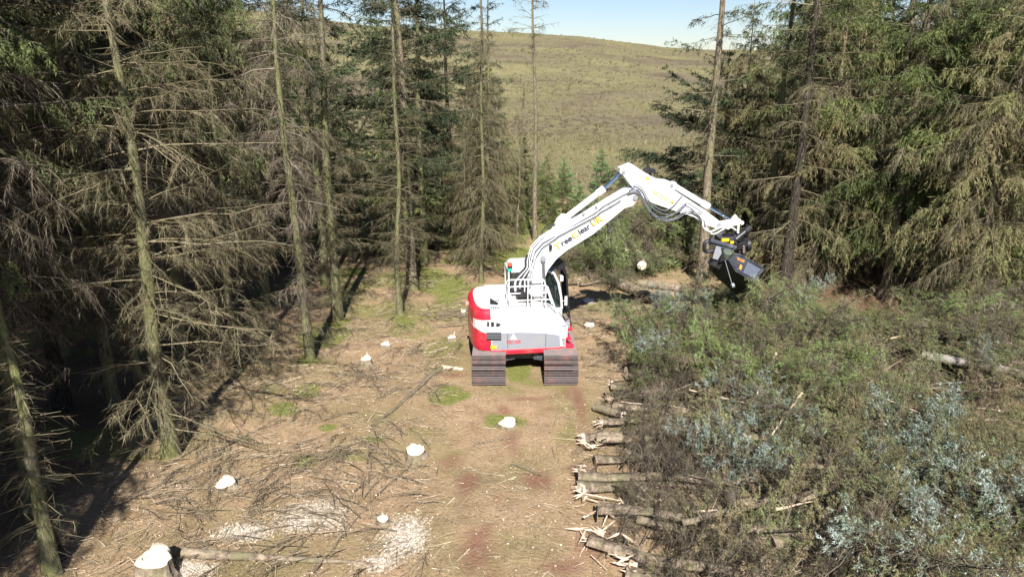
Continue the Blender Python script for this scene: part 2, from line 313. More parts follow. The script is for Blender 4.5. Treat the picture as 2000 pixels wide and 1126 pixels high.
def spruce(seed, H=16, r0=.17, lo=1.0, live=8.0, L=2.2, nb=90, e_lo=-.15, e_hi=.35, droop=.22, d2=9, d3=46, hang=.7, tw=.0075, sw=0.024, sl=(.09, .22),
           lean=(0, 0), wob=.12, snag=False, lowL=.8, flag=None, bare=.0, patch=.0, topfrac=.5, fuzz=110, fz=10, rnd3=.62, fine=False, wmul=1.0, l2k=.36, brad=.011):
    rng = np.random.default_rng(seed)
    tg, ctr, rad = trunk_geo(rng, H, r0, lean, wob, snag=snag)
    h = np.sort(lo + (H * .985 - lo) * rng.uniform(0, 1, nb) ** .95); h = lo + np.round((h - lo) / .38) * .38 + rng.normal(size=nb) * .05
    h = np.clip(h, lo * .8, H * .985)
    prof = np.minimum(1, ((H - h) / (H * topfrac)).clip(.04)) ** .8 * (lowL + (1 - lowL) * np.clip((h - lo) / (H * .3), 0, 1))
    az = rng.uniform(0, 2 * math.pi, nb)
    Lb = L * prof * rng.uniform(.45, 1.12, nb)
    if flag: Lb = Lb * (1 + flag[1] * np.cos(az - flag[0]))
    t = np.clip((h - lo) / (H - lo), 0, 1)
    e = e_lo + (e_hi - e_lo) * t + rng.normal(size=nb) * .14; dr = droop * rng.uniform(.5, 1.5, nb)
    isdead = (h < live + rng.normal(size=nb) * .8) | (rng.uniform(size=nb) < patch)
    B = ctr(h); D = np.stack([np.cos(az), np.sin(az), 0 * az], 1); S = np.stack([-np.sin(az), np.cos(az), 0 * az], 1)
    bend = rng.normal(size=nb) * .12
    def curve(i, s):
        x = Lb[i] * s; return B[i] + D[i] * x[:, None] + S[i] * (bend[i] * x * s)[:, None] + np.array([0, 0, 1.]) * (Lb[i] * (e[i] * s - dr[i] * s * s + .10 * s ** 3))[:, None]
    vb = rng.uniform(0, 1, nb)
    dead, liv = Geo(), Geo()
    ss = np.linspace(0, 1, 6); C = np.stack([curve(np.arange(nb), np.full(nb, s)) for s in ss], 1)
    kink = rng.normal(size=C.shape) * .018 * Lb[:, None, None]; kink[:, 0] = 0; C = C + kink * .6
    rb = (brad + .004 * Lb)[:, None] * (1 - .8 * ss)[None, :]
    tubes(dead, C, rb, 3, .3 + .6 * rng.uniform(size=nb))
    n2 = np.maximum(2, (Lb * d2).astype(int)); i2 = np.repeat(np.arange(nb), n2); m = len(i2)
    s2 = rng.uniform(.12, 1, m); keep = ~(isdead[i2] & (rng.uniform(size=m) < bare)); i2, s2 = i2[keep], s2[keep]; m = len(i2)
    P2 = curve(i2, s2); side = rng.choice([-1, 1], m); th = rng.uniform(.45, 1.15, m)
    D2 = D[i2] * np.cos(th)[:, None] + S[i2] * (np.sin(th) * side)[:, None]; D2[:, 2] += e[i2] - 2 * dr[i2] * s2 + rng.normal(size=m) * .18; D2 = nrm(D2)
    l2 = np.clip(Lb[i2] * l2k * (1.15 - .75 * s2) * rng.uniform(.5, 1.2, m), .08, .95)
    hg = hang * rng.uniform(.5, 1.4, m)
    def c2(i, u):
        return P2[i] + D2[i] * (l2[i] * u)[:, None] - np.array([0, 0, 1.]) * (l2[i] * hg[i] * u * u * .8)[:, None]
    # short dead side shoots and lichen on the stem
    nf = int(fuzz * min(H, fz)); zf = rng.uniform(.1, min(H * .95, fz), nf); af = rng.uniform(0, 2 * math.pi, nf); df = np.stack([np.cos(af), np.sin(af), rng.normal(size=nf) * .5 - .25], 1)
    pf = ctr(zf) + df * np.array([1, 1, 0]) * (rad(zf) * .9)[:, None]; spikes(dead, pf, pf + df * (rng.uniform(.03, 1, nf) ** 2.5 * .6 + .04)[:, None], rng.uniform(.006, .012, nf), rng, rng.uniform(0, 1, nf))
    # ribbons for secondaries
    a = np.arange(m); pts = [c2(a, np.full(m, u)) for u in (0, .5, 1)]
    sd_ = perp(D2, rng) * .5; W = [.010 * wmul, .007 * wmul, .003]
    V = np.stack([pts[0] - sd_ * W[0], pts[0] + sd_ * W[0], pts[1] - sd_ * W[1], pts[1] + sd_ * W[1], pts[2] - sd_ * W[2], pts[2] + sd_ * W[2]], 1)
    b6 = a[:, None] * 6; q = np.concatenate([b6 + [0, 1, 3, 2], b6 + [2, 3, 5, 4]]); v2 = np.clip(.5 * vb[i2] + .5 * rng.uniform(size=m), 0, 1)
    dead.add(V, Q=q, vq=np.concatenate([v2, v2]))
    n3 = np.maximum(1, (l2 * d3).astype(int)); i3 = np.repeat(a, n3); k = len(i3); u3 = rng.uniform(.05, 1, k)
    P3 = c2(i3, u3); ib = i2[i3]
    dd = isdead[ib] | ((s2[i3] < .32) & (rng.uniform(size=k) < .8))
    T2 = D2[i3] - np.array([0, 0, 1.]) * (hg[i3] * u3 * 1.6)[:, None]
    D3 = nrm(nrm(T2) * .9 + rng.normal(size=(k, 3)) * rnd3 - np.array([0, 0, 1.]) * (hang * rng.uniform(.1, 1.3, k))[:, None])
    l3 = rng.uniform(.06, .30, k)
    di = np.where(dd)[0]; li = np.where(~dd)[0]
    vv = np.clip(.45 * vb[ib] + .55 * rng.uniform(size=k), 0, 1)
    if len(di): spikes(dead, P3[di], P3[di] + D3[di] * l3[di, None], tw * wmul * rng.uniform(.7, 1.4, len(di)), rng, vv[di])
    if len(li):
        ln = rng.uniform(sl[0], sl[1], len(li)); vl = np.clip(.5 * vb[ib[li]] + .5 * rng.uniform(size=len(li)) + .18 * (s2[i3[li]] - .5), 0, 1)
        (sprays if fine else rhombi)(liv, P3[li], P3[li] + D3[li] * ln[:, None], sw * rng.uniform(.7, 1.3, len(li)), rng, vl)
        # cover also the main branch
        j = rng.integers(0, nb, int(len(li) * .12)); j = j[~isdead[j]]
        if len(j):
            s = rng.uniform(.35, 1, len(j)); p = curve(j, s); d = nrm(D[j] + rng.normal(size=(len(j), 3)) * .6)
            (sprays if fine else rhombi)(liv, p, p + d * rng.uniform(sl[0], sl[1], len(j))[:, None], np.full(len(j), sw), rng, np.clip(.5 * vb[j] + .5 * rng.uniform(size=len(j)), 0, 1))
    return dict(trunk=tg, dead=dead, live=liv if liv.n else None, top=ctr(np.array([H]))[0], rtop=rad(H))

def proto(name, geo, mats, xf=None):
    ms = [('trunk', geo['trunk'].mesh('trunk', mats[0], True, xf)), ('dead_branches', geo['dead'].mesh('dead_branches', mats[1], False, xf))]
    if geo['live'] is not None: ms.append(('crown', geo['live'].mesh('crown', mats[2], False, xf)))
    return ms
def place(name, ms, x, y, rz=0, s=1.0, label=None, group=None, cat='tree', z=None, sz=None, parts=None, mir=1):
    o = empty(name, (x, y, float(ground(x, y)) if z is None else z), rz); o.scale = (s * mir, s, sz or s)
    for n, me in ms:
        c = bpy.data.objects.new(n, me); COL.objects.link(c); c.parent = o
    return tag(o, label, cat, group)

BM, BK, BD = M['bark_moss'], M['bark'], M['bark_dark']; TW, TM = M['twigs'], M['twigs_moss']
# prototypes: long-skirted dead spruces
deadA = [proto('d', spruce(11 + i, fine=True, H=17, r0=.17, lo=3.2, live=6.6, L=2.7, nb=150, lowL=.5, e_lo=-.02, droop=.30, d2=11, d3=40, hang=1.2, tw=.0068, sw=0.034, flag=(R(-40), .15), patch=.25), (BM, TW, M['needles_dull'])) for i in range(3)]
deadB = [proto('e', spruce(31 + i, fine=True, H=18, r0=.15, lo=3.0, lowL=.5, live=6.0, L=2.5, nb=150, e_lo=0, droop=.25, d2=10, d3=60, hang=1.0, patch=.3, sw=.036), (BK, TW, M['needles_dull'])) for i in range(2)]
mossy = proto('m', spruce(41, H=17, r0=.17, lo=.5, live=11.5, L=2.6, nb=130, e_lo=.05, droop=.22, d2=8, d3=43, hang=.55, lowL=.95, bare=.15), (BM, TM, M['needles']))
liveA = [proto('l', spruce(51 + i, H=15, r0=.17, lo=1.2, live=1.6, L=3.2, nb=185, e_lo=-.12, droop=.22, d2=10, d3=58, hang=.9, patch=.12, sw=0.027, lowL=.95), (BK, TM, M['needles'])) for i in range(3)]
liveD = [proto('k', spruce(61 + i, H=14, r0=.16, lo=.8, live=1.6, L=2.7, nb=160, e_lo=-.05, droop=.12, d2=9, d3=49, hang=.4, patch=.04, sw=0.028), (BD, TM, M['needles_dark'])) for i in range(2)]
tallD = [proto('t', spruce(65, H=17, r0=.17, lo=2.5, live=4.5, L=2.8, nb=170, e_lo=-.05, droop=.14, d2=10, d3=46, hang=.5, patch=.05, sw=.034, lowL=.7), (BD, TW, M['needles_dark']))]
oliveA = [proto('o', spruce(71 + i, H=15, r0=.16, lo=.6, live=1.2, L=3.2, nb=185, e_lo=-.08, droop=.28, d2=10, d3=63, hang=1.1, patch=.25, sw=0.020, sl=(.1, .24), lowL=1), (BK, TM, M['needles_dry'])) for i in range(2)]
openT = [proto('p', spruce(81 + i, H=19, r0=.21, lo=2.5, live=8.3, L=2.5, nb=85, e_lo=-.1, droop=.16, d2=7, d3=28, hang=.5, bare=.55, lowL=.45, sw=0.028, patch=.15), (BK, TM, M['needles_dark'])) for i in range(2)]
midT = [proto('q', spruce(91 + i, H=18, r0=.17, lo=1.5, live=5.6, L=2.0, nb=105, e_lo=0, droop=.16, d2=8, d3=33, hang=.5, bare=.3, lowL=.55, sw=0.027, patch=.2), (BM, TM, M['needles_dark'])) for i in range(2)]

# ------------------------------------------------------------------ single trees one can point to
def gp(px, py): c = on_z(px, py, 0); return c[0], c[1]
def single(px, py, kw, mats, label, rz=0, s=1, group=None, name='spruce_tree'):
    x, y = gp(px, py); g = spruce(**kw); ms = proto(name, g, mats)
    return place(name, ms, x, y, rz, s, label, group)
single(335, 885, dict(seed=201, H=15, r0=.16, lo=.35, live=12, L=2.6, nb=150, e_lo=.08, e_hi=.1, droop=.2, d2=8, d3=49, hang=.7, lowL=.95, bare=.3, lean=(.008, 0), flag=(R(0), .15)), (BM, TM, M['needles']), 'mossy dead spruce with long bare branches reaching over the clearing from the shaded stand')
single(285, 800, dict(seed=202, H=14, r0=.12, lo=2.0, live=13, L=2.1, nb=120, e_lo=.05, droop=.3, d2=10, d3=55, hang=1.1, lean=(-.012, 0)), (BM, TW, M['needles']), 'second slimmer stem close behind the mossy dead spruce, hung with grey-brown twigs')
single(463, 725, dict(seed=203, H=8.2, r0=.10, lo=.4, live=99, L=1.7, nb=100, e_lo=.1, e_hi=.2, droop=.3, d2=9, d3=49, hang=.9, lowL=.9, snag=True), (BM, TM, M['needles']), 'short mossy dead spruce at the clearing edge left of the pale leaning trunk')
single(608, 700, dict(seed=204, H=15, r0=.135, lo=1.0, live=13, L=1.6, nb=175, e_lo=0, e_hi=.1, droop=.3, d2=9, d3=46, hang=1.0, wob=.16, bare=.05, lowL=.5), (BM, TW, M['needles']), 'slender pale dead spruce with curved mossy trunk nearest the stumps')
single(657, 624, dict(seed=205, H=17, r0=.165, lo=1.2, live=6.3, L=2.0, nb=170, e_lo=0, droop=.15, d2=8, d3=43, hang=.45, bare=.05, lowL=.6, sw=0.028), (BM, TM, M['needles_dark']), 'mossy-trunked spruce with dark live tufts high up, right of the slender pale dead one')
single(779, 614, dict(seed=206, H=9.3, r0=.10, lo=1.0, live=4.6, L=1.35, nb=130, e_lo=0, droop=.2, d2=9, d3=31, hang=.6, bare=.05, lowL=.5, snag=True, patch=.5), (BM, TM, M['needles']), 'thin spruce pole with a broken top standing at the edge of the mossy ground')
single(806, 563, dict(seed=207, H=17, r0=.21, lo=1.5, live=4.3, L=2.5, nb=175, e_lo=0, droop=.12, d2=9, d3=43, hang=.4, bare=.05, lowL=.5, sw=0.028, patch=.12), (BK, TM, M['needles_dark']), 'stout spruce with thick straight trunk and full dark green crown behind the broken-topped pole')
single(942, 552, dict(seed=208, H=10.6, r0=.085, lo=.8, live=99, L=1.5, nb=190, wmul=1.3, e_lo=-.1, e_hi=0, droop=.3, d2=10, d3=49, hang=1.0, lowL=.9, snag=True, wob=.05), (BM, TM, M['needles']), 'straight thin dead pole with snapped top and a bark-stripped foot, beyond the digger tail')
single(1046, 470, dict(seed=209, H=15.2, r0=.13, lo=3, live=10.2, L=1.35, nb=95, e_lo=.05, e_hi=.45, droop=.12, d2=8, d3=31, hang=.4, bare=.3, lowL=.7, topfrac=.35, patch=.35), (BK, TM, M['needles']), 'tall thin spruce with a wispy tufted top against the sky, behind the boom')
single(1012, 465, dict(seed=210, H=7.5, r0=.055, lo=1, live=99, L=.9, nb=60, e_lo=0, droop=.2, d2=8, d3=26, hang=.6, snag=True), (BK, TM, M['needles']), 'very thin dead spruce beside the wispy-topped one')
single(1370, 552, dict(seed=211, H=18, r0=.21, lo=3.2, live=7.2, L=2.6, nb=85, e_lo=-.05, e_hi=.35, droop=.12, d2=6, d3=26, hang=.45, bare=.55, lowL=.4, sw=0.028, wob=.08, patch=.2), (BK, TM, M['needles_dark']), 'tall brown-trunked spruce with clean lower stem right behind the digger arm')
single(1497, 545, dict(seed=212, H=18, r0=.17, lo=2, live=6.4, L=2.0, nb=105, e_lo=-.05, droop=.14, d2=8, d3=31, hang=.45, bare=.3, lowL=.8, sw=0.028, lean=(-.015, 0), patch=.3), (BM, TM, M['needles_dark']), 'mossy-stemmed spruce just right of the black bucket')
single(1532, 575, dict(seed=213, H=18, r0=.21, lo=1, live=6.8, L=2.6, nb=110, e_lo=-.05, droop=.2, d2=8, d3=33, hang=.8, bare=.3, lowL=.7, lean=(-.012, 0), patch=.3), (BD, TM, M['needles']), 'dark-stemmed spruce behind the right shoulder of the black bucket')
single(1395, 495, dict(seed=214, H=8.8, r0=.2, lo=.8, live=1.8, L=4.4, nb=150, e_lo=.1, e_hi=.5, droop=.1, d2=9, d3=49, hang=.35, sw=0.031, flag=(R(180), .3), topfrac=.75), (BD, TM, M['needles_dark']), 'near-black bushy spruce spreading long live boughs to the left behind the arm')
# the leaning dead trunk in the middle
x, y = gp(680, 470)
g, _, _ = trunk_geo(np.random.default_rng(5), 7.2, .15, (0, 0), .05, snag=True)
o = link('leaning_dead_trunk', g.mesh('leaning_dead_trunk', BK, True)); o.location = (x - 1.9, y + .5, 1.4); o.rotation_euler = (R(8), R(34), 0)
tag(o, 'bare dead trunk leaning right between the live spruces of the middle row', 'dead tree')

# left edge, near
def put(ms, px, py, rz, s, label, group=None, name='spruce_tree'):
    x, y = gp(px, py); return place(name, ms, x, y, R(rz), s, label, group)
single(100, 1120, dict(seed=220, H=4.6, r0=.12, snag=True, lo=.5, live=99, L=.9, nb=60, e_lo=.1, droop=.25, d2=7, d3=28, hang=.7, lean=(-.15, .12), bare=.5), (BM, TM, M['needles']), 'thick mossy leaning dead stem at the lower left corner')
single(118, 1092, dict(seed=221, H=3.6, r0=.075, snag=True, lo=1, live=99, L=1.1, nb=50, e_lo=.1, droop=.25, d2=6, d3=26, hang=.7, lean=(-.1, .1), bare=.5), (BD, TM, M['needles']), 'thin brown leaning stem beside the mossy one at the lower left corner')
rnd = random.Random(77)
def spot(ms_list, x, y, s, label, group, name='spruce_tree'):
    i = rnd.randrange(len(ms_list)); return place(name, ms_list[i], x, y, rnd.uniform(0, 6.28), s, label, group)
# left stand: planted rows, shady inside
GL = 'spruces of the shaded left stand'
edge = [(-9.4, 12.3, 0), (-9.9, 16.2, 0), (-9.3, 18.8, 1), (-9.6, 21.6, 0), (-8.9, 24.6, 1), (-11.6, 14.4, 0)]
for x, y, t in edge:
    spot(deadA, x, y, rnd.uniform(.9, 1.05), 'dead-skirted spruce of the left stand hung with sunlit brown twigs along the shade edge', GL + ', front row')
k = 0
for r_ in range(11):
    for c_ in range(11):
        x = -11.2 - c_ * 1.9 + rnd.uniform(-.5, .5); y = 11.5 + r_ * 2.75 + rnd.uniform(-.6, .6)
        if abs(x) > .76 * y + 3.2: continue
        if y > 26 and 1000 + 1467 * x / y > 250 + rnd.uniform(-40, 60): continue
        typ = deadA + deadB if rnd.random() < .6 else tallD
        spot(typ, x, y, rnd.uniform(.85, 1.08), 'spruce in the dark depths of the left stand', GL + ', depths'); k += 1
# tall green-crowned ones at the far left
liveN = proto('n', spruce(58, fine=True, H=15, r0=.17, lo=2.5, live=4, L=3.0, nb=150, e_lo=-.12, droop=.25, d2=10, d3=38, hang=.9, patch=.15, sw=.024), (BK, TM, M['needles']))
place('spruce_tree', liveN, -12.6, 15.6, R(20), 1.15, 'green-crowned spruce hanging live drooping boughs into the top left corner')
place('spruce_tree', liveN, -11.2, 12.6, R(200), .5, 'small live spruce with bright green tips at the left frame edge')
# trees before the frame (cast the shade on the left floor)
for x, y in [(-10.3 - 2.1 * i + rnd.uniform(-.3, .3), 8.8 - 2.5 * j + rnd.uniform(-.5, .5)) for i in range(4) for j in range(7)] + [(-9.5, 7.3), (-9.3, 4.8), (-9.5, 2.2), (-9.3, -.3), (-9.6, -2.8), (-9.3, -5)]:
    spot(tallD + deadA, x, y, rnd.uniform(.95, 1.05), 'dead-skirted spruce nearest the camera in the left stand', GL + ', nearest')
# middle background
GMd = 'spruces between the left stand and the open moor'
for x, y, s in ((-7.4, 27.2, .9), (-8.7, 29.2, 1), (-7.6, 33.5, .6), (-10.0, 32, 1), (-6.3, 36, .6), (-9.4, 37, .7), (-12, 34.5, .95)):
    spot(midT, x, y, s, 'dark half-live spruce standing behind the middle row of trunks', GMd)
GU = 'low dark spruces under the middle row'
for x, y, s_ in ((-9.6, 30.5, .42), (-8.2, 31.5, .38), (-6.9, 30.4, .4), (-5.6, 29.5, .34), (-4.6, 30.4, .44), (-3.6, 31.8, .4), (-7.5, 35, .45), (-5.2, 35.8, .5), (-11.0, 34.5, .5), (-3.6, 37, .45), (-9.5, 38, .5), (-12.8, 37, .5), (-2.6, 40, .4), (-6.5, 40, .5)):
    spot(liveD + liveD + liveA[:1], x, y, s_ * rnd.uniform(.9, 1.15), 'low dark bushy spruce filling the gap under the middle row of trees', GU)
place('spruce_tree', midT[1], -5.2, 33.2, 1.2, .9, 'half-live spruce left of the tallest dark spruce'); place('spruce_tree', midT[0], -3.8, 29.8, 5.2, .88, 'half-live spruce just right of the stout trunk')
for x, y, s_ in ((-.4, 37, .36), (.7, 40, .30), (1.9, 38.5, .26), (-1.3, 41, .4), (2.6, 36, .22), (.3, 35.5, .2)):
    spot(liveA, x, y, s_, 'bushy young green spruce in the grass behind the digger', 'bushy young spruces behind the digger')
place('spruce_tree', liveD[0], -2.9, 34.5, 1.0, .98, 'dark dense spruce right of the stout trunk, its crown against the hill')
place('spruce_tree', liveD[1], -4.9, 32.6, 2.0, 1.08, 'tallest dark dense spruce of the middle group, topping the skyline')
place('spruce_tree', oliveA[0], -2.0, 30.6, 2.0, .42, 'brown-green half-dead spruce with full skirt left of the snapped pole')
place('spruce_tree', midT[0], -1.1, 31.5, 3.0, .72, 'slim half-dead spruce directly behind the snapped pole')
place('spruce_tree', oliveA[1], -.9, 33.5, 4.0, .55, 'low olive spruce behind the snapped pole')
# right stand
GR = 'live spruces of the right stand'
rt = [(10.0, 31.0, .72), (11.9, 27.2, .9), (13.9, 25.6, .95), (16.6, 25.0, 1), (19.2, 26.2, 1.0), (15.2, 22.6, .85), (18.2, 22.4, .95)]
names = ['drooping olive spruce first to the right of the bucket', 'drooping olive spruce left of the dark hollow in the right stand', 'live green spruce right of the dark hollow',
         'broad yellow-green spruce near the right frame edge', 'tall green spruce behind the broad yellow-green one', 'half-dead spruce skirt spreading over the felled crowns at right', 'green spruce cut by the right frame edge']
for i, (x, y, s) in enumerate(rt):
    place('spruce_tree', (oliveA[0], oliveA[1], liveA[1], liveA[2], liveA[0], oliveA[1], liveA[1])[i], x, y, R(60 * i + 20), s, names[i], GR + ', front row')
for r_ in range(6):
    for c_ in range(10):
        x = 7.2 + c_ * 2.7 + rnd.uniform(-.6, .6); y = 30 + r_ * 2.9 + rnd.uniform(-.6, .6)
        if x > .76 * y + 1.5 or x < .43 * y - 1: continue
        spot(rnd.choice([liveA, liveD, liveA, openT]), x, y, rnd.uniform(.85, 1.08), 'live spruce packed behind the front row of the right stand', GR + ', rows behind')
# young spruces on the moor edge
GY_ = 'young spruces on the moor edge'
yp = [proto('y', spruce(101 + i, H=2.5, r0=.04, lo=.1, live=0, L=1.1, nb=130, e_lo=.1, e_hi=.6, droop=.05, d2=16, d3=58, hang=.1, sw=0.028, sl=(.06, .13), topfrac=.95, wob=.02, brad=.005), (BK, TM, M['fgreen'])) for i in range(2)]

yl = {0: 'brightest young spruce, cone shaped, left of the boom ram', 1: 'young spruce just left of the raised boom elbow'}
for i, (px, py, s) in enumerate([(1100, 384, 1.0), (1172, 378, 1.1), (1052, 372, .75), (1003, 368, .9), (1035, 400, .8), (985, 396, .7), (1130, 420, .8), (1215, 395, .8), (1160, 425, .7), (905, 375, .9), (1075, 420, .6)]):
    x, y = gp(px, py); place('young_spruce', yp[i % 2], x, y, i * 1.3, s * 1.0, yl.get(i, 'small young spruce in the scrub between the stand and the moor'), GY_)
# scattered saplings far up the moor
fp = spruce(120, H=2.0, r0=.04, lo=.1, live=0, L=.9, nb=26, e_lo=.1, e_hi=.6, droop=.05, d2=10, d3=24, hang=.1, sw=0.050, sl=(.12, .24), topfrac=.95, wob=.02)
fpm = proto('f', fp, (BK, TM, M['needles_dark']))
for i in range(46):
    a = rnd.uniform(-.5, .42); rr = rnd.uniform(62, 200); x, y = math.sin(a) * rr, math.cos(a) * rr
    place('sapling', fpm, x, y, i, rnd.uniform(.35, .9), 'tiny spruce sapling dotted on the moor hillside', 'saplings on the moor')

# ------------------------------------------------------------------ felled trees
def lay(flat=.5, hump=.0, seed=0):
    rng = np.random.default_rng(seed); a, b, c, d = rng.uniform(0, 6, 4)
    def f(V):
        x, y, z = V[:, 2], V[:, 1], -V[:, 0]
        y = y + .25 * np.sin(x * .35 + a)
        zz = np.where(z > 0, z * flat * (1 + .25 * np.sin(x * 1.3 + b) * np.sin(y * 1.7 + c)), -.12 * (1 - np.exp(z * 1.2)) + z * .05)
        zz = zz + .16 + hump * np.sin(np.clip(x / 11, 0, 1) * math.pi) + .05 * np.sin(x * 2 + d)
        return np.stack([x, y, zz], 1)
    return f
NB = M['needles_felled']; NBB = M['needles_blue']; LB = M['log_bark']
def felled_proto(seed, H, live, L, flat, hump, mat=NB, nb=115, r0=.135, **kw):
    g = spruce(seed, fine=True, H=H, r0=r0, lo=1.2, live=live, L=L, nb=nb, e_lo=.4, e_hi=.8, droop=.05, d2=10, d3=34, hang=.35, sw=.021, sl=(.06, .13), rnd3=.4, wob=.1, wmul=1.1, lowL=.8, **kw)
    return proto('felled', g, (LB, TW, mat), lay(flat, hump, seed))
def splint(seed, r):
    r = r * .85                                # torn butt end: pale face and long splinters
    rng = np.random.default_rng(seed); g = Geo(); k = 14; an = np.arange(k) * 2 * math.pi / k
    rr = r * rng.uniform(.85, 1.12, k); off = rng.uniform(-.16, .04, k)
    ring = np.stack([off, rr * np.cos(an), rr * np.sin(an) + .16], 1); c = np.array([[-.05, 0, .16]])
    g.add(np.vstack([ring, c]), T=[[(a + 1) % k, a, k] for a in range(k)])
    n = 9; P = np.stack([np.zeros(n) + .05, rng.uniform(-r, r, n) * .8, .16 + rng.uniform(-r, r, n) * .7], 1)
    E = P + np.stack([-rng.uniform(.08, .38, n), rng.normal(size=n) * .05, rng.normal(size=n) * .05], 1)
    Cc = np.stack([P, (P + E) / 2 + rng.normal(size=(n, 3)) * .015, E], 1); tubes(g, Cc, np.array([.05, .026, .003]) * rng.uniform(.4, 1.3, n)[:, None], 4, .5)
    return g.mesh('torn_end', M['splinter'])
FP = [felled_proto(301, 12, 2.5, 2.5, .52, .05, nb=160), felled_proto(302, 13, 4.0, 2.3, .45, .0, nb=160), felled_proto(303, 11, 2.0, 2.7, .55, .1, nb=160), felled_proto(304, 12, 4.0, 2.4, .48, .05, patch=.3, nb=150), felled_proto(305, 10, 1.8, 2.4, .62, .05, r0=.13, nb=150)]
SP = [('torn_end', splint(i, .19)) for i in range(5)]
_g = Geo(); _a = np.arange(18) * math.pi / 9; _g.add(np.vstack([np.stack([0 * _a - .16, .19 * np.cos(_a), .16 + .19 * np.sin(_a)], 1), [[-.17, 0, .16]]]), T=[[(a + 1) % 18, a, 18] for a in range(18)]); CE = _g.mesh('cut_end', M['cut'])
GF = 'felled spruces heaped at the right'
fel = [  # butt px, py, heading degrees, proto, scale, z lift, label
    (1212, 742, 5, 0, .85, .1, 'felled spruce with its butt nearest the digger track'),
    (1212, 756, -3, 1, .8, 0, 'felled spruce whose pale butt sits second behind the digger track'),
    (1170, 790, 2, 1, .9, .0, 'felled spruce with white torn butt level with the track end'),
    (1192, 818, -2, 2, .9, .05, 'felled spruce with straight mossy log and dark shadow beneath, mid pile'),
    (1180, 843, 6, 3, .9, .1, 'felled spruce crossed by broken sticks at its butt'),
    (1160, 872, -4, 0, .9, .0, 'felled spruce with a broad pale torn butt in mid pile'),
    (1140, 922, 3, 4, .95, .0, 'thin felled spruce poking out beside the reddest torn butt'),
    (1142, 945, -7, 3, 1.0, .1, 'felled spruce with the longest white splinters'),
    (1150, 978, 1, 1, .95, .0, 'felled spruce log with mossy bark below the long splinters'),
    (1138, 1022, -14, 0, 1.0, .12, 'felled spruce with red torn heartwood at its butt'),
    (1152, 1060, -16, 2, 1.0, .0, 'thick felled spruce log slanting to the bottom edge'),
    (1215, 1124, -10, 3, 1.0, .0, 'felled spruce lying lowest, along the bottom edge'),
    (1310, 715, 8, 2, .95, .1, 'felled spruce crown heaped high behind the row of butts'),
    (1330, 650, 24, 4, .9, .0, 'bushy felled spruce pointing away from the digger'),
    (1630, 668, -7, 0, 1.0, .15, 'felled spruce with bare grey log showing at the far right'),
    (1460, 715, 12, 2, .85, .2, 'felled spruce with bright green boughs under the right stand'),
    (1470, 800, -4, 1, 1.0, .35, 'felled spruce laid across the others at the middle of the heap'),
    (1420, 900, 8, 0, .95, .35, 'felled spruce with pale blue-green crown on top of the heap'),
    (1400, 1010, 4, 2, .95, .3, 'bluest felled spruce crown, low on the heap'),
    (1500, 1080, -3, 4, 1.0, .2, 'blue-green felled crown at the bottom right'),
    (1790, 700, -6, 2, .8, .1, 'felled spruce with silvery upright boughs at the right frame edge'),
    (1345, 640, 55, 4, .6, .1, 'small felled spruce with blue-green tip under the bucket'),
    (1440, 640, 75, 4, .62, .1, 'felled spruce tip standing up against the bucket'),
]
for i, (px, py, hd, pi_, s, zl, lab) in enumerate(fel):
    x, y = gp(px, py); o = place('felled_spruce', FP[pi_], x, y, R(hd), s, lab, GF, 'felled tree', z=float(ground(x, y)) + zl, mir=1)
    o.scale = (s * (rnd.uniform(.66, .8) if x > 3.2 and i != 20 else rnd.uniform(.74, .86)), s * (1 if i % 2 else -1), s * rnd.uniform(.9, 1.2)); o.rotation_euler[2] += R(rnd.uniform(-15, 13)); o.location.x += rnd.uniform(-.3, .55)
    c = link('torn_end', SP[i % 5][1], o) if i % 3 else link('cut_end', CE, o)
rb3 = np.random.default_rng(17)
# heap behind the digger
heap = [(1180, 505, 20, 2, .8, .5), (1215, 470, -8, 0, .8, .9), (1225, 490, 10, 4, .95, .4), (1150, 480, 15, 2, .62, .3), (1120, 520, 35, 4, .6, .1), (1130, 560, 28, 4, .55, .0), (1250, 500, -5, 2, .62, .9)]
hl = ['felled crown on the left of the heap behind the arm', 'topmost pale-tipped felled crown of the heap behind the arm', 'broad green felled crown in the middle of the heap behind the arm', 'small felled crown showing under the boom lettering',
      'felled crown beside the cab front, partly in the boom shadow', 'low felled crown touching the digger shadow', 'upper right felled crown of the heap behind the arm']
for i, (px, py, hd, pi_, s, zl) in enumerate(heap):
    x, y = gp(px, py); o = place('felled_spruce', FP[pi_], x, y, R(hd), s, hl[i], 'felled spruces heaped behind the arm', 'felled tree', z=float(ground(x, y)) + zl)
    o.scale = (s * .62, s, s * 1.05); link('torn_end', SP[i % 5][1], o)

# cut boughs and broken tops heaped over the felled stems
def mound(x, y):
    lim = 2.9 + .06 * (y - 10) + np.clip(y - 18, 0, 9) * .22; t = 23.6 - .18 * x; e_ = np.clip((9.6 + (y - 12) * .12 - x) / 1.5, 0, 1) + np.clip((y - 16.5) / 1.5, 0, 1) + np.clip((13.2 - y), 0, 1)
    hole = 0
    for px, py, rx, ry in ((1265, 592, 1.7, .7), (1900, 850, 1.5, .9), (1960, 960, 1.5, .7), (1700, 790, 1.3, .5), (1560, 600, 2.2, .6), (1740, 590, 2.5, .7), (1560, 690, .8, .5)):
        c = on_z(px, py); hole = np.maximum(hole, np.exp(-(((x - c[0]) / rx) ** 2 + ((y - c[1]) / ry) ** 2) * 1.2))
    return np.clip((x - lim) / 1.5, 0, 1) * np.clip((t - y) / 1.5, 0, 1) * np.clip((fbm(x / 1.7, y / 1.5, 51) - .38) * 4.6, 0, 1.3) * (1 - hole) * np.clip(.36 + (y - 12) * .075, .33, 1.0) * np.clip(e_, 0, 1)
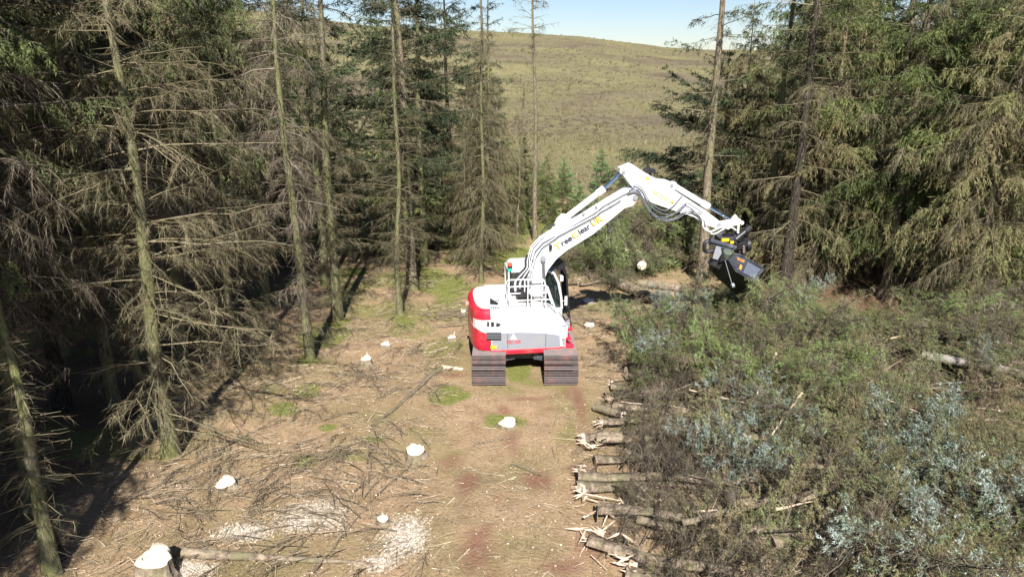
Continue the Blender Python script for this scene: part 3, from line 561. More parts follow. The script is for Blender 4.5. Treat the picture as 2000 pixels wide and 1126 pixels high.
BZ = [(1640, 1005, 1.5, .8), (1740, 950, 1.2, .6), (1500, 850, 1, .6), (1850, 700, 1.6, .8), (1400, 800, .7, .6), (1360, 620, .5, .6), (1500, 600, .7, .5), (1640, 1080, 1.2, .6), (1400, 1010, .5, .5)]
def bluez(x, y):
    f = 0
    for px, py, rx, ry in BZ:
        c = on_z(px, py); f = np.maximum(f, np.exp(-(((x - c[0]) / rx) ** 2 + ((y - c[1]) / ry) ** 2)))
    return f
def bough(seed, mat, **kw):
    a = dict(fine=True, H=3.9, r0=.035, lo=.3, live=0, L=1.15, nb=78, e_lo=.2, e_hi=.8, droop=.1, d2=13, d3=46, hang=.5, sw=.020, sl=(.05, .11), rnd3=.38, patch=.22, topfrac=.9, wob=.05, brad=.006); a.update(kw)
    return proto('b', spruce(seed, **a), (BD, TW, mat))
BG = [bough(401, NBB), bough(402, NB, L=1.0, hang=.8), bough(403, M['needles'], L=1.3, hang=.7), bough(404, M['needles_dry'], hang=.9), bough(405, NB, live=99, L=1.2, nb=80, hang=.6), bough(406, M['needles_dry'], L=1.2, hang=.5, patch=.5), bough(407, M['needles_bright'], L=1.25, hang=1.4, droop=.3, patch=.05, sw=.022, sl=(.06, .13)), bough(408, NBB, L=1.2, hang=.3, patch=.0, sw=.032, sl=(.07, .14), nb=90)]
def bough_at(x, y, z, rz, tilt, s, i, label, group):
    o = place('spruce_bough', BG[i], x, y, 0, s, label, group, 'bough', z=z); o.rotation_euler = (R(tilt), 0, rz)
rb_ = np.random.default_rng(66); cnt = 0
for _ in range(4000):
    x, y = rb_.uniform(2.2, 16), rb_.uniform(9.2, 24)
    mh = float(mound(np.array(x), np.array(y)))
    if x > .76 * y + 1.5 or rb_.uniform() > mh - .35 or cnt >= 125: continue
    bl = float(bluez(x, y)); gq = float(fbm(np.array(x / 2.2), np.array(y / 2.2), 57)); i = int(rb_.choice([2, 1, 3, 6, 5] if gq > .52 else [5, 6, 3, 4, 6, 1])); cnt += 1
    bough_at(x, y, float(ground(x, y)) + mh * .5, R(90) + rb_.normal() * .6 + (0 if rb_.uniform() < .8 else 2), rb_.uniform(62, 96), rb_.uniform(.55, 1.05), i, 'torn spruce bough heaped among the felled trees right of the digger', 'boughs on the felled heap')
for c_, n_ in zip(BZ, (13, 3, 0, 1, 1, 1, 0, 1, 0)):
    for _ in range(n_):
        q_ = on_z(c_[0], c_[1]); x, y = q_[0] + rb_.normal() * c_[2] * .6, q_[1] + rb_.normal() * c_[3] * .6
        if x > .76 * y + 1.5: continue
        bough_at(x, y, float(ground(x, y)) + .35 + .4 * float(mound(np.array(x), np.array(y))), rb_.uniform(0, 6.28), rb_.uniform(60, 95), rb_.uniform(.6, .95), 7 if c_ is BZ[0] or c_ is BZ[1] else 0, 'pale blue-green spruce bough showing its glaucous underside on the felled heap', 'blue-green boughs on the felled heap')
for px, py, sc in ((1345, 650, 1.2), (1400, 655, 1.3), (1470, 640, 1.2), (1305, 700, 1.1), (1360, 720, 1.1), (1450, 700, 1.1), (1262, 735, 1.0), (1560, 660, 1.1), (1620, 650, 1.1), (1530, 720, 1.1), (1320, 760, 1.0), (1400, 780, 1.0)):
    for k in range(3):
        x, y = gp(px + rb_.uniform(-18, 18), py + rb_.uniform(10, 30)); bough_at(x, y, float(ground(x, y)) + rb_.uniform(.3, .75), rb_.uniform(0, 6.28), rb_.uniform(40, 88), sc * rb_.uniform(.5, .74), int(rb_.choice([1, 2, 6, 6, 3])), 'upright bushy bough standing out of the felled heap beside the bucket', 'tall boughs below the bucket')
for k in range(60):
    t = rb_.uniform(); x = 2.9 + 4.9 * t + rb_.normal() * .3; y = 28.3 + rb_.uniform(0, 4.4); hh = np.clip((y - 27.9) / 2.2, .15, 1) * (1.3 if x > 4 else .55)
    bough_at(x, y, float(ground(x, y)) + hh * rb_.uniform(.3, 1.15), rb_.uniform(0, 6.28), rb_.uniform(40, 100), rb_.uniform(.55, .85), int(rb_.choice([0, 6, 6, 6, 2, 1, 3])), 'spruce bough piled in the heap behind the digger arm', 'boughs in the heap behind the arm')
for k in range(18):
    px, py = 1195 + 95 * rb_.uniform(), 770 + k * 20; x, y = gp(px, py); bough_at(x, y, float(ground(x, y)) + .28, R(90) + rb_.normal() * .5, rb_.uniform(78, 95), rb_.uniform(.3, .5), int(rb_.choice([4, 5, 4, 3])), 'small brown dead bough lying across the butts of the felled row', 'dead boughs over the butts')
for px, py in ((1335, 620), (1350, 660), (1375, 640), (1310, 690), (1500, 612)):
    x, y = gp(px, py + 15); bough_at(x, y, float(ground(x, y)) + .4, rb_.uniform(0, 6.28), rb_.uniform(35, 75), rb_.uniform(.55, .72), 7, 'small silvery blue-green bough tip poking up along the upper edge of the felled heap', 'silvery bough tips')
for px, py in ((1130, 560), (1150, 545), (1175, 540), (1120, 535), (1160, 520), (1140, 510), (1195, 530)):
    x, y = gp(px, py); bough_at(x, y, .15, rb_.uniform(0, 6.28), rb_.uniform(60, 95), .8, int(rb_.choice([2, 3])), 'low bough lying beside the digger cab', 'boughs beside the cab')
# ------------------------------------------------------------------ logs, stumps, sticks
def log(name, a, b, r1, r2, label, cat='log', z1=None, z2=None, mat=LB, group=None, cutmat=None, seed=1, stubs=4):
    rng = np.random.default_rng(seed); A = np.array([a[0], a[1], (r1 if z1 is None else z1)], float); B = np.array([b[0], b[1], (r2 if z2 is None else z2)], float)
    m = 12; t = np.linspace(0, 1, m)[:, None]; C = (A + (B - A) * t); Ln = np.linalg.norm(B - A)
    C[1:-1] += rng.normal(size=(m - 2, 3)) * (.004 * Ln) * np.array([1, 1, .5]); C = C - A
    rad = (r1 + (r2 - r1) * t[:, 0]) * rng.uniform(.93, 1.07, m)
    g = Geo(); tubes(g, C[None], rad[None], 10, .5)
    for q in range(stubs):
        j = rng.integers(1, m - 1); d = nrm(rng.normal(size=3) + np.array([0, 0, .6])); p = C[j]
        tubes(g, np.stack([p, p + d * rng.uniform(.08, .3)])[None], np.array([[.3 * rad[j], .12 * rad[j]]]), 5, .5)
    root = link(name, g.mesh(name, mat, True)); root.location = A; tag(root, label, cat, group)
    d = nrm(C[-1] - C[0]); up = np.array([0, 0, 1.]); s1 = nrm(np.cross(d, up)); s2 = np.cross(s1, d); an = np.arange(16) * 2 * math.pi / 16
    for cc, rr, sg in ((C[0] - d * .003, rad[0] * .99, -1), (C[-1] + d * .003, rad[-1] * .99, 1)):
        V = cc + rr * (s1 * np.cos(an)[:, None] + s2 * np.sin(an)[:, None]); V = np.vstack([V, cc + sg * d * .006])
        gg = Geo(); T = np.array([[a_, (a_ + 1) % 16, 16] for a_ in range(16)]); T = T[:, ::-1] if sg > 0 else T
        gg.add(V, T=T); link('cut_end', gg.mesh('cut_end', cutmat or M['cut']), root)
    return root
P = gp
log('fallen_pole', P(862, 722), P(722, 842), .075, .02, 'long thin dark pole lying slantwise left of the digger track', 'pole', mat=M['bark'], seed=2)
log('mossy_log', P(360, 1086), P(748, 1104), .10, .02, 'long mossy tapering log beside the biggest stump', seed=3, mat=LB, stubs=7)
log('felled_log', P(1196, 556), P(1312, 610), .22, .18, 'thick felled log lying in front of the heap, its near side sunlit', seed=4)
log('felled_log', P(1245, 560), P(1340, 570), .16, .13, 'second log lying behind the thick one in front of the heap', seed=5)
o = log('felled_log', P(1252, 552), (P(1252, 552)[0] + .2, P(1252, 552)[1] + 4), .19, .14, 'log with round pale cut end facing the camera in front of the heap', z1=.72, z2=.9, seed=6)
o = log('felled_log', P(1222, 530), (P(1222, 530)[0] + .2, P(1222, 530)[1] + 3.5), .10, .08, 'thin log with small pale cut end above the round one', z1=.9, z2=1.0, seed=7)
log('fallen_pole', P(840, 640), P(912, 635), .04, .015, 'short dark branch pointing at the digger tail', 'pole', mat=M['bark'], seed=8)
log('split_log', P(862, 721), P(905, 723), .07, .04, 'short pale split piece by the red soil at the left track', 'log', mat=M['splinter'], seed=9)
log('broken_branch', P(1506, 775), P(1462, 842), .035, .02, 'pale broken branch standing out of the felled heap centre', 'branch', z1=1.25, z2=.7, mat=M['splinter'], seed=10, stubs=1)
log('broken_branch', P(1555, 850), P(1500, 905), .03, .02, 'second pale broken branch lower on the felled heap', 'branch', z1=1.1, z2=.7, mat=M['splinter'], seed=11, stubs=1)
log('broken_branch', P(1470, 770), P(1300, 810), .03, .015, 'long brown branch lying over the felled heap beside the digger', 'branch', z1=1.0, z2=.6, seed=12, stubs=4)
log('broken_branch', P(1560, 990), P(1850, 1010), .05, .03, 'long reddish bare trunk top lying across the blue-green crowns', 'branch', z1=.95, z2=.9, mat=M['bark'], seed=13, stubs=8)
log('broken_branch', P(1330, 1085), P(1530, 1045), .06, .03, 'brown bare pole lying over the lowest felled trees', 'branch', z1=.7, z2=.8, mat=M['bark'], seed=14, stubs=8)
log('felled_log', P(1690, 690), P(1640, 672), .17, .17, 'short grey log butt on the brown earth at the right', z1=.25, z2=.2, seed=16)
log('felled_log', P(1990, 775), P(1795, 728), .11, .13, 'bare silver-grey log lying in front of the right stand', z1=.66, z2=.56, mat=simple('silvery_stripped_wood', (.27, .24, .21), .8, var=.5, scale=12, dirt=(.10, .085, .06), dirt_amt=.9), seed=15, stubs=8)
sticks = [(200, 1000, 330, 940), (280, 1010, 340, 990), (610, 1120, 740, 960), (690, 960, 780, 895), (560, 1095, 640, 1010), (735, 968, 805, 905), (925, 868, 1020, 852), (1000, 905, 1060, 930), (700, 1075, 860, 1040), (300, 930, 420, 850), (425, 880, 520, 830)]
for i, (a, b, c, d) in enumerate(sticks):
    log('fallen_stick', P(a, b), P(c, d), .022, .008, 'thin bare fallen stick lying on the needle litter of the clearing', 'stick', mat=M['bark'], group='fallen sticks on the clearing', seed=30 + i, stubs=5)

rb2 = np.random.default_rng(91)
for i in range(34):
    px, py = rb2.uniform(1330, 1960), rb2.uniform(650, 1110); a = gp(px, py); th = rb2.uniform(-.9, .9); l = rb2.uniform(.7, 2.2); mz = .25 + .75 * float(mound(np.array(a[0]), np.array(a[1])))
    log('bare_branch', a, (a[0] + l * math.cos(th), a[1] + l * math.sin(th)), rb2.uniform(.014, .032), .006, 'bare broken branch lying on top of the felled heap', 'branch', mat=[M['splinter'], M['bark'], LB, M['bark_dark']][i % 4], group='bare branches on the felled heap', z1=mz + rb2.uniform(0, .3), z2=mz + rb2.uniform(-.1, .35), seed=400 + i, stubs=5)
for i in range(9):
    px, py = rb2.uniform(1160, 1290), rb2.uniform(780, 1090); a = gp(px, py); th = rb2.uniform(-.9, .9); l = rb2.uniform(.5, 1.4); rr_ = rb2.uniform(.07, .13)
    log('short_log', a, (a[0] + l * math.cos(th), a[1] + l * math.sin(th)), rr_, rr_ * .9, 'short jumbled log with pale cut ends among the felled butts', 'log', group='short logs among the felled butts', z1=rb2.uniform(.1, .35), z2=rb2.uniform(.15, .45), seed=500 + i, stubs=1)
for i in range(22):
    px, py = rb2.uniform(1135, 1330), rb2.uniform(750, 1120); a = gp(px, py); th = rb2.uniform(-1.2, 1.2); l = rb2.uniform(.35, 1.3)
    log('broken_stick', a, (a[0] + l * math.cos(th), a[1] + l * math.sin(th)), rb2.uniform(.012, .028), .006, 'broken stick with pale torn wood lying across the butts beside the felled heap', 'stick', mat=M['splinter'] if i % 4 == 0 else M['bark_dark'], group='broken sticks along the felled butts', z1=rb2.uniform(.05, .5), z2=rb2.uniform(.05, .5), seed=200 + i, stubs=2)
for i in range(13):
    px, py = rb2.uniform(1135, 1300), rb2.uniform(770, 1110); a = gp(px - 8, py); g = Geo(); n = 6
    P0 = rb2.normal(size=(n, 3)) * np.array([.10, .06, .02]) + (0, 0, .1); dd = nrm(rb2.normal(size=(n, 3)) * np.array([1, .5, .3])); tubes(g, np.stack([P0, P0 + dd * .12, P0 + dd * rb2.uniform(.15, .4, n)[:, None]], 1), np.array([.012, .03, .003]) * rb2.uniform(.4, 1.3, n)[:, None], 4, .5)
    o = link('torn_wood', g.mesh('torn_wood', M['splinter'])); o.location = (a[0], a[1], float(ground(*a)) + rb2.uniform(0, .2)); tag(o, 'ragged pale slab of torn wood among the felled butts', 'wood slab', 'torn slabs among the butts')
def stump(px, py, r, h, label, seed, splin=0, tilt=.1):
    rng = np.random.default_rng(seed); x, y = gp(px, py); root = empty('tree_stump', (x, y, float(ground(x, y)))); tag(root, label, 'stump')
    k = 24; an = np.arange(k) * 2 * math.pi / k; lob = 1 + .10 * np.sin(an * 3 + rng.uniform(0, 6)) + .05 * rng.normal(size=k)
    lev = [(-.1, 1.55), (.0, 1.4), (h * .3, 1.12), (h, 1.0)]; V = []
    sl = tilt * (np.cos(an + rng.uniform(0, 6)))
    for z, f in lev: V.append(np.stack([r * f * lob ** (1.5 if z < h * .5 else 1) * np.cos(an), r * f * lob * np.sin(an), z + (sl * r if z == h else 0) + 0 * an], 1))
    g = Geo(); m = 4; i = np.arange(m - 1)[:, None] * k; j = np.arange(k)[None]
    g.add(np.concatenate(V), Q=np.stack([i + j, i + (j + 1) % k, i + k + (j + 1) % k, i + k + j], -1).reshape(-1, 4)); link('stump_bark', g.mesh('stump_bark', LB, True), root)
    t = V[-1]; c = t.mean(0); step = np.where(np.cos(an - 1.1) > .35, .07 * (r / .25), 0)
    i1 = c + (t - c) * 1.02 + (0, 0, .006); i2 = c + (t - c) * .86 + np.stack([0 * an, 0 * an, .012 + step + rng.uniform(0, .02, k)], 1); i3 = c + (t - c) * .45 + np.stack([0 * an, 0 * an, .012 + step * .6 + rng.uniform(0, .02, k)], 1)
    g = Geo(); i = np.arange(2)[:, None] * k; g.add(np.concatenate([i1, i2, i3, [c + (0, 0, .02)]]), Q=np.stack([i + j, i + (j + 1) % k, i + k + (j + 1) % k, i + k + j], -1).reshape(-1, 4), T=[[2 * k + a, 2 * k + (a + 1) % k, 3 * k] for a in range(k)])
    link('cut_face', g.mesh('cut_face', M['cut']), root)
    if splin:
        g = Geo(); n = splin; a = rng.uniform(0, 6.28, n); Pp = c + np.stack([r * .75 * np.cos(a), r * .75 * np.sin(a), 0 * a], 1)
        E = Pp + np.stack([rng.normal(size=n) * .04, rng.normal(size=n) * .04, rng.uniform(.03, .12, n) * np.where(np.arange(n) == 0, 2.2, 1)], 1)
        tubes(g, np.stack([Pp, (Pp + E) / 2, E], 1), np.tile(np.array([.04, .024, .004]) * (r / .2), (n, 1)), 4, .5); link('splinters', g.mesh('splinters', M['cut']), root)
    return root
stump(308, 1122, .27, .36, 'biggest stump, thick with wide pale cut top at the bottom edge', 1, 3)
stump(441, 948, .19, .09, 'wide low stump with a single upright splinter near the dark shade edge', 2, 1)
stump(811, 890, .20, .17, 'stump with mossy sides and crown of splinters in the middle of the clearing', 3, 5)
stump(748, 1022, .10, .10, 'small pale stump just above the round sawdust patch', 4, 4)
stump(992, 828, .20, .07, 'low flat stump ringed with green moss straight behind the digger', 5, 5)
stump(716, 714, .14, .18, 'stump with a tall hinge splinter amid piled sticks', 6, 3)
stump(753, 676, .14, .07, 'low torn stump between the hinge-splinter stump and the shade', 7, 3)
stump(882, 664, .13, .10, 'small flat stump left of the digger tail', 8, 2)
stump(905, 614, .09, .10, 'tiny stump half hidden behind the red tail of the digger', 9, 1)
stump(1151, 640, .18, .09, 'ragged torn stump right of the digger, nearer one', 10, 6)
stump(1149, 592, .20, .07, 'flat white stump right of the digger, farther one', 11, 2)

# ------------------------------------------------------------------ litter, chips, grass (uncountable)
rng = np.random.default_rng(900)
def in_machine(x, y): return (np.abs(x - .35) < 1.55) & (y > 17.7) & (y < 21.7)
def brash_layer(n, xr, yr, w0, l0, keepf=None):
    x = rng.uniform(*xr, n); y = rng.uniform(*yr, n)
    d = fbm(x / 1.1, y / 1.1, 61) ; k = rng.uniform(size=n) < np.clip((d - .38) * 4.5, .10, 1)
    if keepf is not None: k &= keepf(x, y)
    x, y = x[k], y[k]; n = len(x)
    a = fbm(x / 2.5, y / 2.5, 71) * 9 + rng.normal(size=n) * np.where(rng.uniform(size=n) < .6, 1.6, .35); l = rng.uniform(.3, 1, n) * l0
    z = ground(x, y) + rng.uniform(.005, .07, n)
    Pp = np.stack([x, y, z], 1); E = Pp + np.stack([np.cos(a) * l, np.sin(a) * l, rng.normal(size=n) * .05 + .01], 1); E[:, 2] = np.maximum(E[:, 2], ground(E[:, 0], E[:, 1]) + .01)
    return Pp, E, w0 * rng.uniform(.6, 1.5, n), rng.uniform(0, 1, n)
g = Geo()
for args in ((52000, (-9, 7), (9.2, 30), .009, .30), (7500, (-8.5, 7), (9.2, 28), .013, .8)):
    Pp, E, wd, v = brash_layer(*args, keepf=lambda x, y: ~in_machine(x, y) & ((x < -1.6) | (x > 2.2) | (rng.uniform(size=x.shape) < .3)))
    spikes(g, Pp, E, wd, rng, v)
tag(link('twig_litter', g.mesh('twig_litter', M['brash'])), 'brown twig litter strewn over the clearing floor', 'twig litter', kind='stuff')
# fallen sprays: fans of side twigs (countable few hundred merges into a mat)
g = Geo(); n = 260
cx = rng.uniform(-8, 3.5, n); cy = rng.uniform(9.5, 27, n)
for c in [(716, 730), (660, 880), (560, 930), (760, 900), (700, 1000), (640, 1060), (830, 620), (450, 900), (350, 960), (1190, 620), (1210, 660), (1180, 700), (1240, 640), (1140, 850), (1135, 1000), (1120, 1100)]:
    q = gp(*c); m = 16; cx = np.append(cx, q[0] + rng.normal(size=m) * .5); cy = np.append(cy, q[1] + rng.normal(size=m) * .45)
k = ~in_machine(cx, cy) & ~((np.abs(cx - .3) < 1.6) & (cy < 18)); cx, cy = cx[k], cy[k]; n = len(cx)
aa = fbm(cx / 2.5, cy / 2.5, 71) * 9 + rng.normal(size=n) * .4; Lh = rng.uniform(.5, 1.6, n)
st = np.stack([cx, cy, ground(cx, cy) + .03], 1); dr_ = np.stack([np.cos(aa), np.sin(aa), 0 * aa], 1); sv = np.stack([-np.sin(aa), np.cos(aa), 0 * aa], 1)
C = np.stack([st + dr_ * (Lh * s)[:, None] + sv * (.12 * Lh * s * s * rng.choice([-1, 1], n))[:, None] + np.array([0, 0, .10 * math.sin(s * 3)]) for s in np.linspace(0, 1, 5)], 1)
tubes(g, C, np.tile(np.array([.013, .011, .008, .006, .003]), (n, 1)), 3, rng.uniform(0, .7, n))
m = (Lh * 26).astype(int); ii = np.repeat(np.arange(n), m); s = rng.uniform(.1, 1, len(ii)); p0 = st[ii] + dr_[ii] * (Lh[ii] * s)[:, None] + np.array([0, 0, .06])
sg = rng.choice([-1, 1], len(ii)); dd = nrm(dr_[ii] * .9 + sv[ii] * (sg * rng.uniform(.3, 1, len(ii)))[:, None] + rng.normal(size=(len(ii), 3)) * .2)
ee = p0 + dd * (rng.uniform(.1, .42, len(ii)) * (1.1 - .6 * s))[:, None]; ee[:, 2] = np.maximum(ee[:, 2], ground(ee[:, 0], ee[:, 1]) + .01)
spikes(g, p0, ee, rng.uniform(.007, .013, len(ii)), rng, rng.uniform(0, .9, len(ii)))
tag(link('brash_mat', g.mesh('brash_mat', M['brash'])), 'mat of small dead spruce sprays matted between the stumps', 'brash', kind='stuff')
# woody and leafy debris under the felled trees
g = Geo(); g2 = Geo(); n = 105000
x = rng.uniform(1.6, 19, n); y = rng.uniform(9, 24.5, n)
lim = 1.9 + .05 * (y - 10) + (fbm(y, y * 0 + 3, 4) - .5) * .8
top = 23.6 - .18 * x
k = (x > lim + .3) & (x < .75 * y + 2) & (y < top) & ~in_machine(x, y); x, y = x[k], y[k]; n = len(x)
hgt = mound(x, y) * .8; z = ground(x, y) + hgt.clip(0) * rng.uniform(.3, 1.05, n) + .02
_k = (hgt > .06) | (rng.uniform(size=n) < .22); x, y, z, hgt = x[_k], y[_k], z[_k], hgt[_k]; n = len(x)
a = rng.uniform(0, 6.28, n); dv = nrm(np.stack([np.cos(a), np.sin(a), rng.normal(size=n) * .45], 1)); Pp = np.stack([x, y, z], 1)
isg = rng.uniform(size=n) < np.clip((fbm(x / 1.6, y / 1.6, 52) - .40) * 2.0, 0.02, .45)
bz = isg & (rng.uniform(size=n) < bluez(x, y) ** 2 * .5); isg = isg & ~bz
l = np.where(isg, rng.uniform(.06, .15, n), rng.uniform(.12, .6, n)); E = Pp + dv * l[:, None]; E[:, 2] = np.maximum(E[:, 2], ground(x, y) + .01)
nn_ = ~isg & ~bz; spikes(g, Pp[nn_], E[nn_], rng.uniform(.007, .016, nn_.sum()), rng, rng.uniform(.2, 1, nn_.sum()))
g3 = Geo(); rhombi(g3, Pp[bz], E[bz], rng.uniform(.014, .026, bz.sum()), rng, np.clip(rng.normal(size=bz.sum()) * .25 + .6, 0, 1))
tag(link('torn_blue_foliage', g3.mesh('torn_blue_foliage', NBB)), 'pale blue-green spruce foliage scattered through the lower right of the heap', 'torn foliage', kind='stuff')
rhombi(g2, Pp[isg], E[isg], rng.uniform(.012, .022, isg.sum()), rng, np.clip(fbm(x[isg] / 1.2, y[isg] / 1.2, 53) * 1.1 - .15 + rng.normal(size=isg.sum()) * .2, 0, 1))
tag(link('broken_twigs', g.mesh('broken_twigs', M['brash'])), 'broken brown twigs filling the heap of felled spruces', 'broken twigs', kind='stuff')
tag(link('torn_foliage', g2.mesh('torn_foliage', NB)), 'torn green and blue-grey spruce foliage strewn through the felled heap', 'torn foliage', kind='stuff')
# chips
g = Geo(); n = 60000; x = rng.uniform(-8, 3, n); y = rng.uniform(9.2, 14.5, n); f = field(DUST, x, y, seed=23, soft=1.2, up=.26, amp=.8)
k = rng.uniform(size=n) < np.maximum(f * .8, .012); x, y = x[k], y[k]; n = len(x)
x2 = rng.uniform(-7, 6, 1600); y2 = rng.uniform(9.2, 26, 1600); k2 = ~in_machine(x2, y2); x, y = np.append(x, x2[k2]), np.append(y, y2[k2]); n = len(x)
Pp = np.stack([x, y, ground(x, y) + .012], 1); a = rng.uniform(0, 6.28, n); E = Pp + np.stack([np.cos(a), np.sin(a), .15 * rng.normal(size=n)], 1) * rng.uniform(.012, .05, n)[:, None]; E[:, 2] += .005
rhombi(g, Pp, E, rng.uniform(.01, .025, n), rng, rng.uniform(0, 1, n))
tag(link('wood_chips', g.mesh('wood_chips', M['chips'])), 'pale sawdust and wood chips scattered round the stumps', 'wood chips', kind='stuff')
# grass in the mossy patches
g = Geo(); n = 130000; x = rng.uniform(-9, 6, n); y = rng.uniform(11, 40, n); f = field(MOSS, x, y)
k = (rng.uniform(size=n) < (f - .35).clip(0) * 1.3) & ~in_machine(x, y); x, y, f = x[k], y[k], f[k]; n = len(x)
Pp = np.stack([x, y, ground(x, y) - .005], 1); E = Pp + np.stack([rng.normal(size=n) * .025, rng.normal(size=n) * .025, rng.uniform(.025, .075, n)], 1)
spikes(g, Pp, E, rng.uniform(.008, .016, n), rng, np.clip(rng.uniform(0, 1, n) * .8 + .1, 0, 1)); tag(link('moss_grass', g.mesh('moss_grass', M['grass'])), 'short bright grass and moss patches on the clearing floor', 'grass', kind='stuff')
# moor grass and heather tufts
def tufts(nt_, r0, r1, size, per):
    a = rng.uniform(-.64, .60, nt_); rr = r0 + (r1 - r0) * rng.uniform(0, 1, nt_) ** .75; x, y = np.sin(a) * rr, np.cos(a) * rr
    hv = fbm(x / 14, y / 20, 91); v = np.clip((hv - .30) * 2.1 + rng.normal(size=nt_) * .13, 0, 1)
    i = np.repeat(np.arange(nt_), per); m = len(i); s = size * rng.uniform(.6, 1.4, nt_)[i]
    Pp = np.stack([x[i] + rng.normal(size=m) * s * .35, y[i] + rng.normal(size=m) * s * .35, 0 * s], 1); Pp[:, 2] = ground(Pp[:, 0], Pp[:, 1]) - .03
    E = Pp + np.stack([rng.normal(size=m) * s * .3, rng.normal(size=m) * s * .3, s * rng.uniform(.35, .9, m)], 1)
    return Pp, E, s * .22, np.clip(v[i] + rng.normal(size=m) * .1, 0, 1)
g = Geo()
for ar in ((12000, 41, 75, .26, 9), (12000, 60, 120, .34, 7), (9000, 110, 238, .45, 6)):
    Pp, E, wd, v = tufts(*ar); spikes(g, Pp, E, wd, rng, v)
tag(link('moor_grass', g.mesh('moor_grass', M['moor'])), 'rough olive and brown grass and heather covering the hillside', 'moor grass', kind='stuff')
# ------------------------------------------------------------------ the excavator
import bmesh
W_ = simple('white_paint', (.68, .68, .675), .35, var=.03, dirt=(.40, .33, .25), dirt_amt=.55, coat=.2)
RED = simple('red_paint', (.55, .016, .04), .4, var=.12, dirt=(.30, .16, .11), dirt_amt=.55, coat=.3)
GREY = simple('grey_paint', (.25, .26, .29), .45, var=.05, dirt=(.35, .3, .25), dirt_amt=.4)
BLK = simple('black_steel', (.016, .016, .018), .45, var=.3, dirt=(.10, .08, .06), dirt_amt=.5)
SCUF = simple('scuffed_black_steel', (.05, .055, .07), .4, var=.4, scale=14, dirt=(.30, .29, .28), dirt_amt=.75)
RUB = simple('hose_rubber', (.035, .037, .045), .5)
HOSE = simple('grey_hose', (.12, .13, .16), .45)
CHR = simple('chrome_rod', (.62, .68, .78), .12, metal=1, var=.02)
STEEL = simple('worn_track_steel', (.088, .070, .068), .6, metal=.3, var=.45, scale=11, dirt=(.24, .10, .065), dirt_amt=.7)
MUD = simple('muddy_steel', (.07, .05, .045), .8, var=.3, dirt=(.20, .08, .05), dirt_amt=.8)
DARK = simple('dark_interior', (.02, .022, .025), .6)
YEL = simple('yellow_paint', (.85, .55, .02), .4); LIME = simple('lime_sticker', (.62, .80, .03), .5); ORG = simple('orange_sticker', (.75, .30, .05), .5)
GOLD = simple('gold_lettering', (.80, .55, .10), .5); INK = simple('black_lettering', (.03, .035, .06), .5); FAINT = simple('faint_grey_lettering', (.50, .50, .52), .5)
REDL = simple('red_lens', (.75, .09, .03), .2); GRNL = simple('green_lens', (.02, .55, .33), .2); BLUEG = simple('tinted_roof_panel', (.07, .09, .14), .25)
m_, nt_, bs_ = mat_base('cab_glass'); GLS = m_
bs_.inputs['Base Color'].default_value = (.02, .03, .035, 1); bs_.inputs['Roughness'].default_value = .03
tr_ = nt_.nodes.new('ShaderNodeBsdfTransparent'); tr_.inputs[0].default_value = (.72, .78, .76, 1); mx_ = nt_.nodes.new('ShaderNodeMixShader'); mx_.inputs[0].default_value = .72
nt_.links.new(bs_.outputs[0], mx_.inputs[1]); nt_.links.new(tr_.outputs[0], mx_.inputs[2]); nt_.links.new(mx_.outputs[0], nt_.nodes['Material Output'].inputs[0])

UX, UY, YAW = .35, 19.65, R(7)
root = empty('excavator', (UX, UY, float(ground(UX, UY)) - .05)); GZ0 = root.location.z
tag(root, 'white and red tracked excavator with raised boom and black tilting bucket, standing on the clearing', 'excavator')
cyw, syw = math.cos(YAW), math.sin(YAW)
def toL(p): x, y = p[0] - UX, p[1] - UY; return np.array([x * cyw + y * syw, -x * syw + y * cyw, p[2] - GZ0])
O_ = toL(np.array([0, 0, CAMH])); 
def L(px, py, yl):                            # upper-structure coordinates on the plane y = yl
    r = ray(px, py); d = np.array([r[0] * cyw + r[1] * syw, -r[0] * syw + r[1] * cyw, r[2]]); t = (yl - O_[1]) / d[1]; return O_ + d * t
def LZ(px, py, z):
    r = ray(px, py); d = np.array([r[0] * cyw + r[1] * syw, -r[0] * syw + r[1] * cyw, r[2]]); t = (z - O_[2]) / d[2]; return O_ + d * t
def pl(pts, yl): return [tuple(L(a, b, yl)[[0, 2]]) for a, b in pts]

def fin(name, bm, mat, parent, bev=0, smooth=False, rot=True):
    bmesh.ops.recalc_face_normals(bm, faces=bm.faces)
    me = bpy.data.meshes.new(name); bm.to_mesh(me); bm.free(); me.materials.append(mat)
    if smooth: me.polygons.foreach_set('use_smooth', np.ones(len(me.polygons), bool))
    o = link(name, me, parent)
    if parent is root and rot: o.rotation_euler = (0, 0, YAW)
    if bev:
        b = o.modifiers.new('bevel', 'BEVEL'); b.width = bev; b.segments = 2; b.limit_method = 'ANGLE'; b.angle_limit = R(35)
    return o
def prism(bm, xz, y0, y1, scale2=None):
    n = len(xz); a = [bm.verts.new((x, y0, z)) for x, z in xz]; xz2 = scale2 or xz; b = [bm.verts.new((x, y1, z)) for x, z in xz2]
    bm.faces.new(a); bm.faces.new(b[::-1])
    for i in range(n): bm.faces.new((a[i], b[i], b[(i + 1) % n], a[(i + 1) % n]))
def box(bm, x0, x1, y0, y1, z0, z1): prism(bm, [(x0, z0), (x1, z0), (x1, z1), (x0, z1)], y0, y1)
def smoothpath(P, n=6):
    P = [np.array(p, float) for p in P]
    if len(P) < 3: return P
    Q = [2 * P[0] - P[1]] + P + [2 * P[-1] - P[-2]]; out = []
    for i in range(1, len(Q) - 2):
        for t in np.linspace(0, 1, n, endpoint=False):
            a, b, c, d = Q[i - 1:i + 3]; out.append(.5 * ((2 * b) + (c - a) * t + (2 * a - 5 * b + 4 * c - d) * t * t + (3 * b - a - 3 * c + d) * t ** 3))
    return out + [P[-1]]
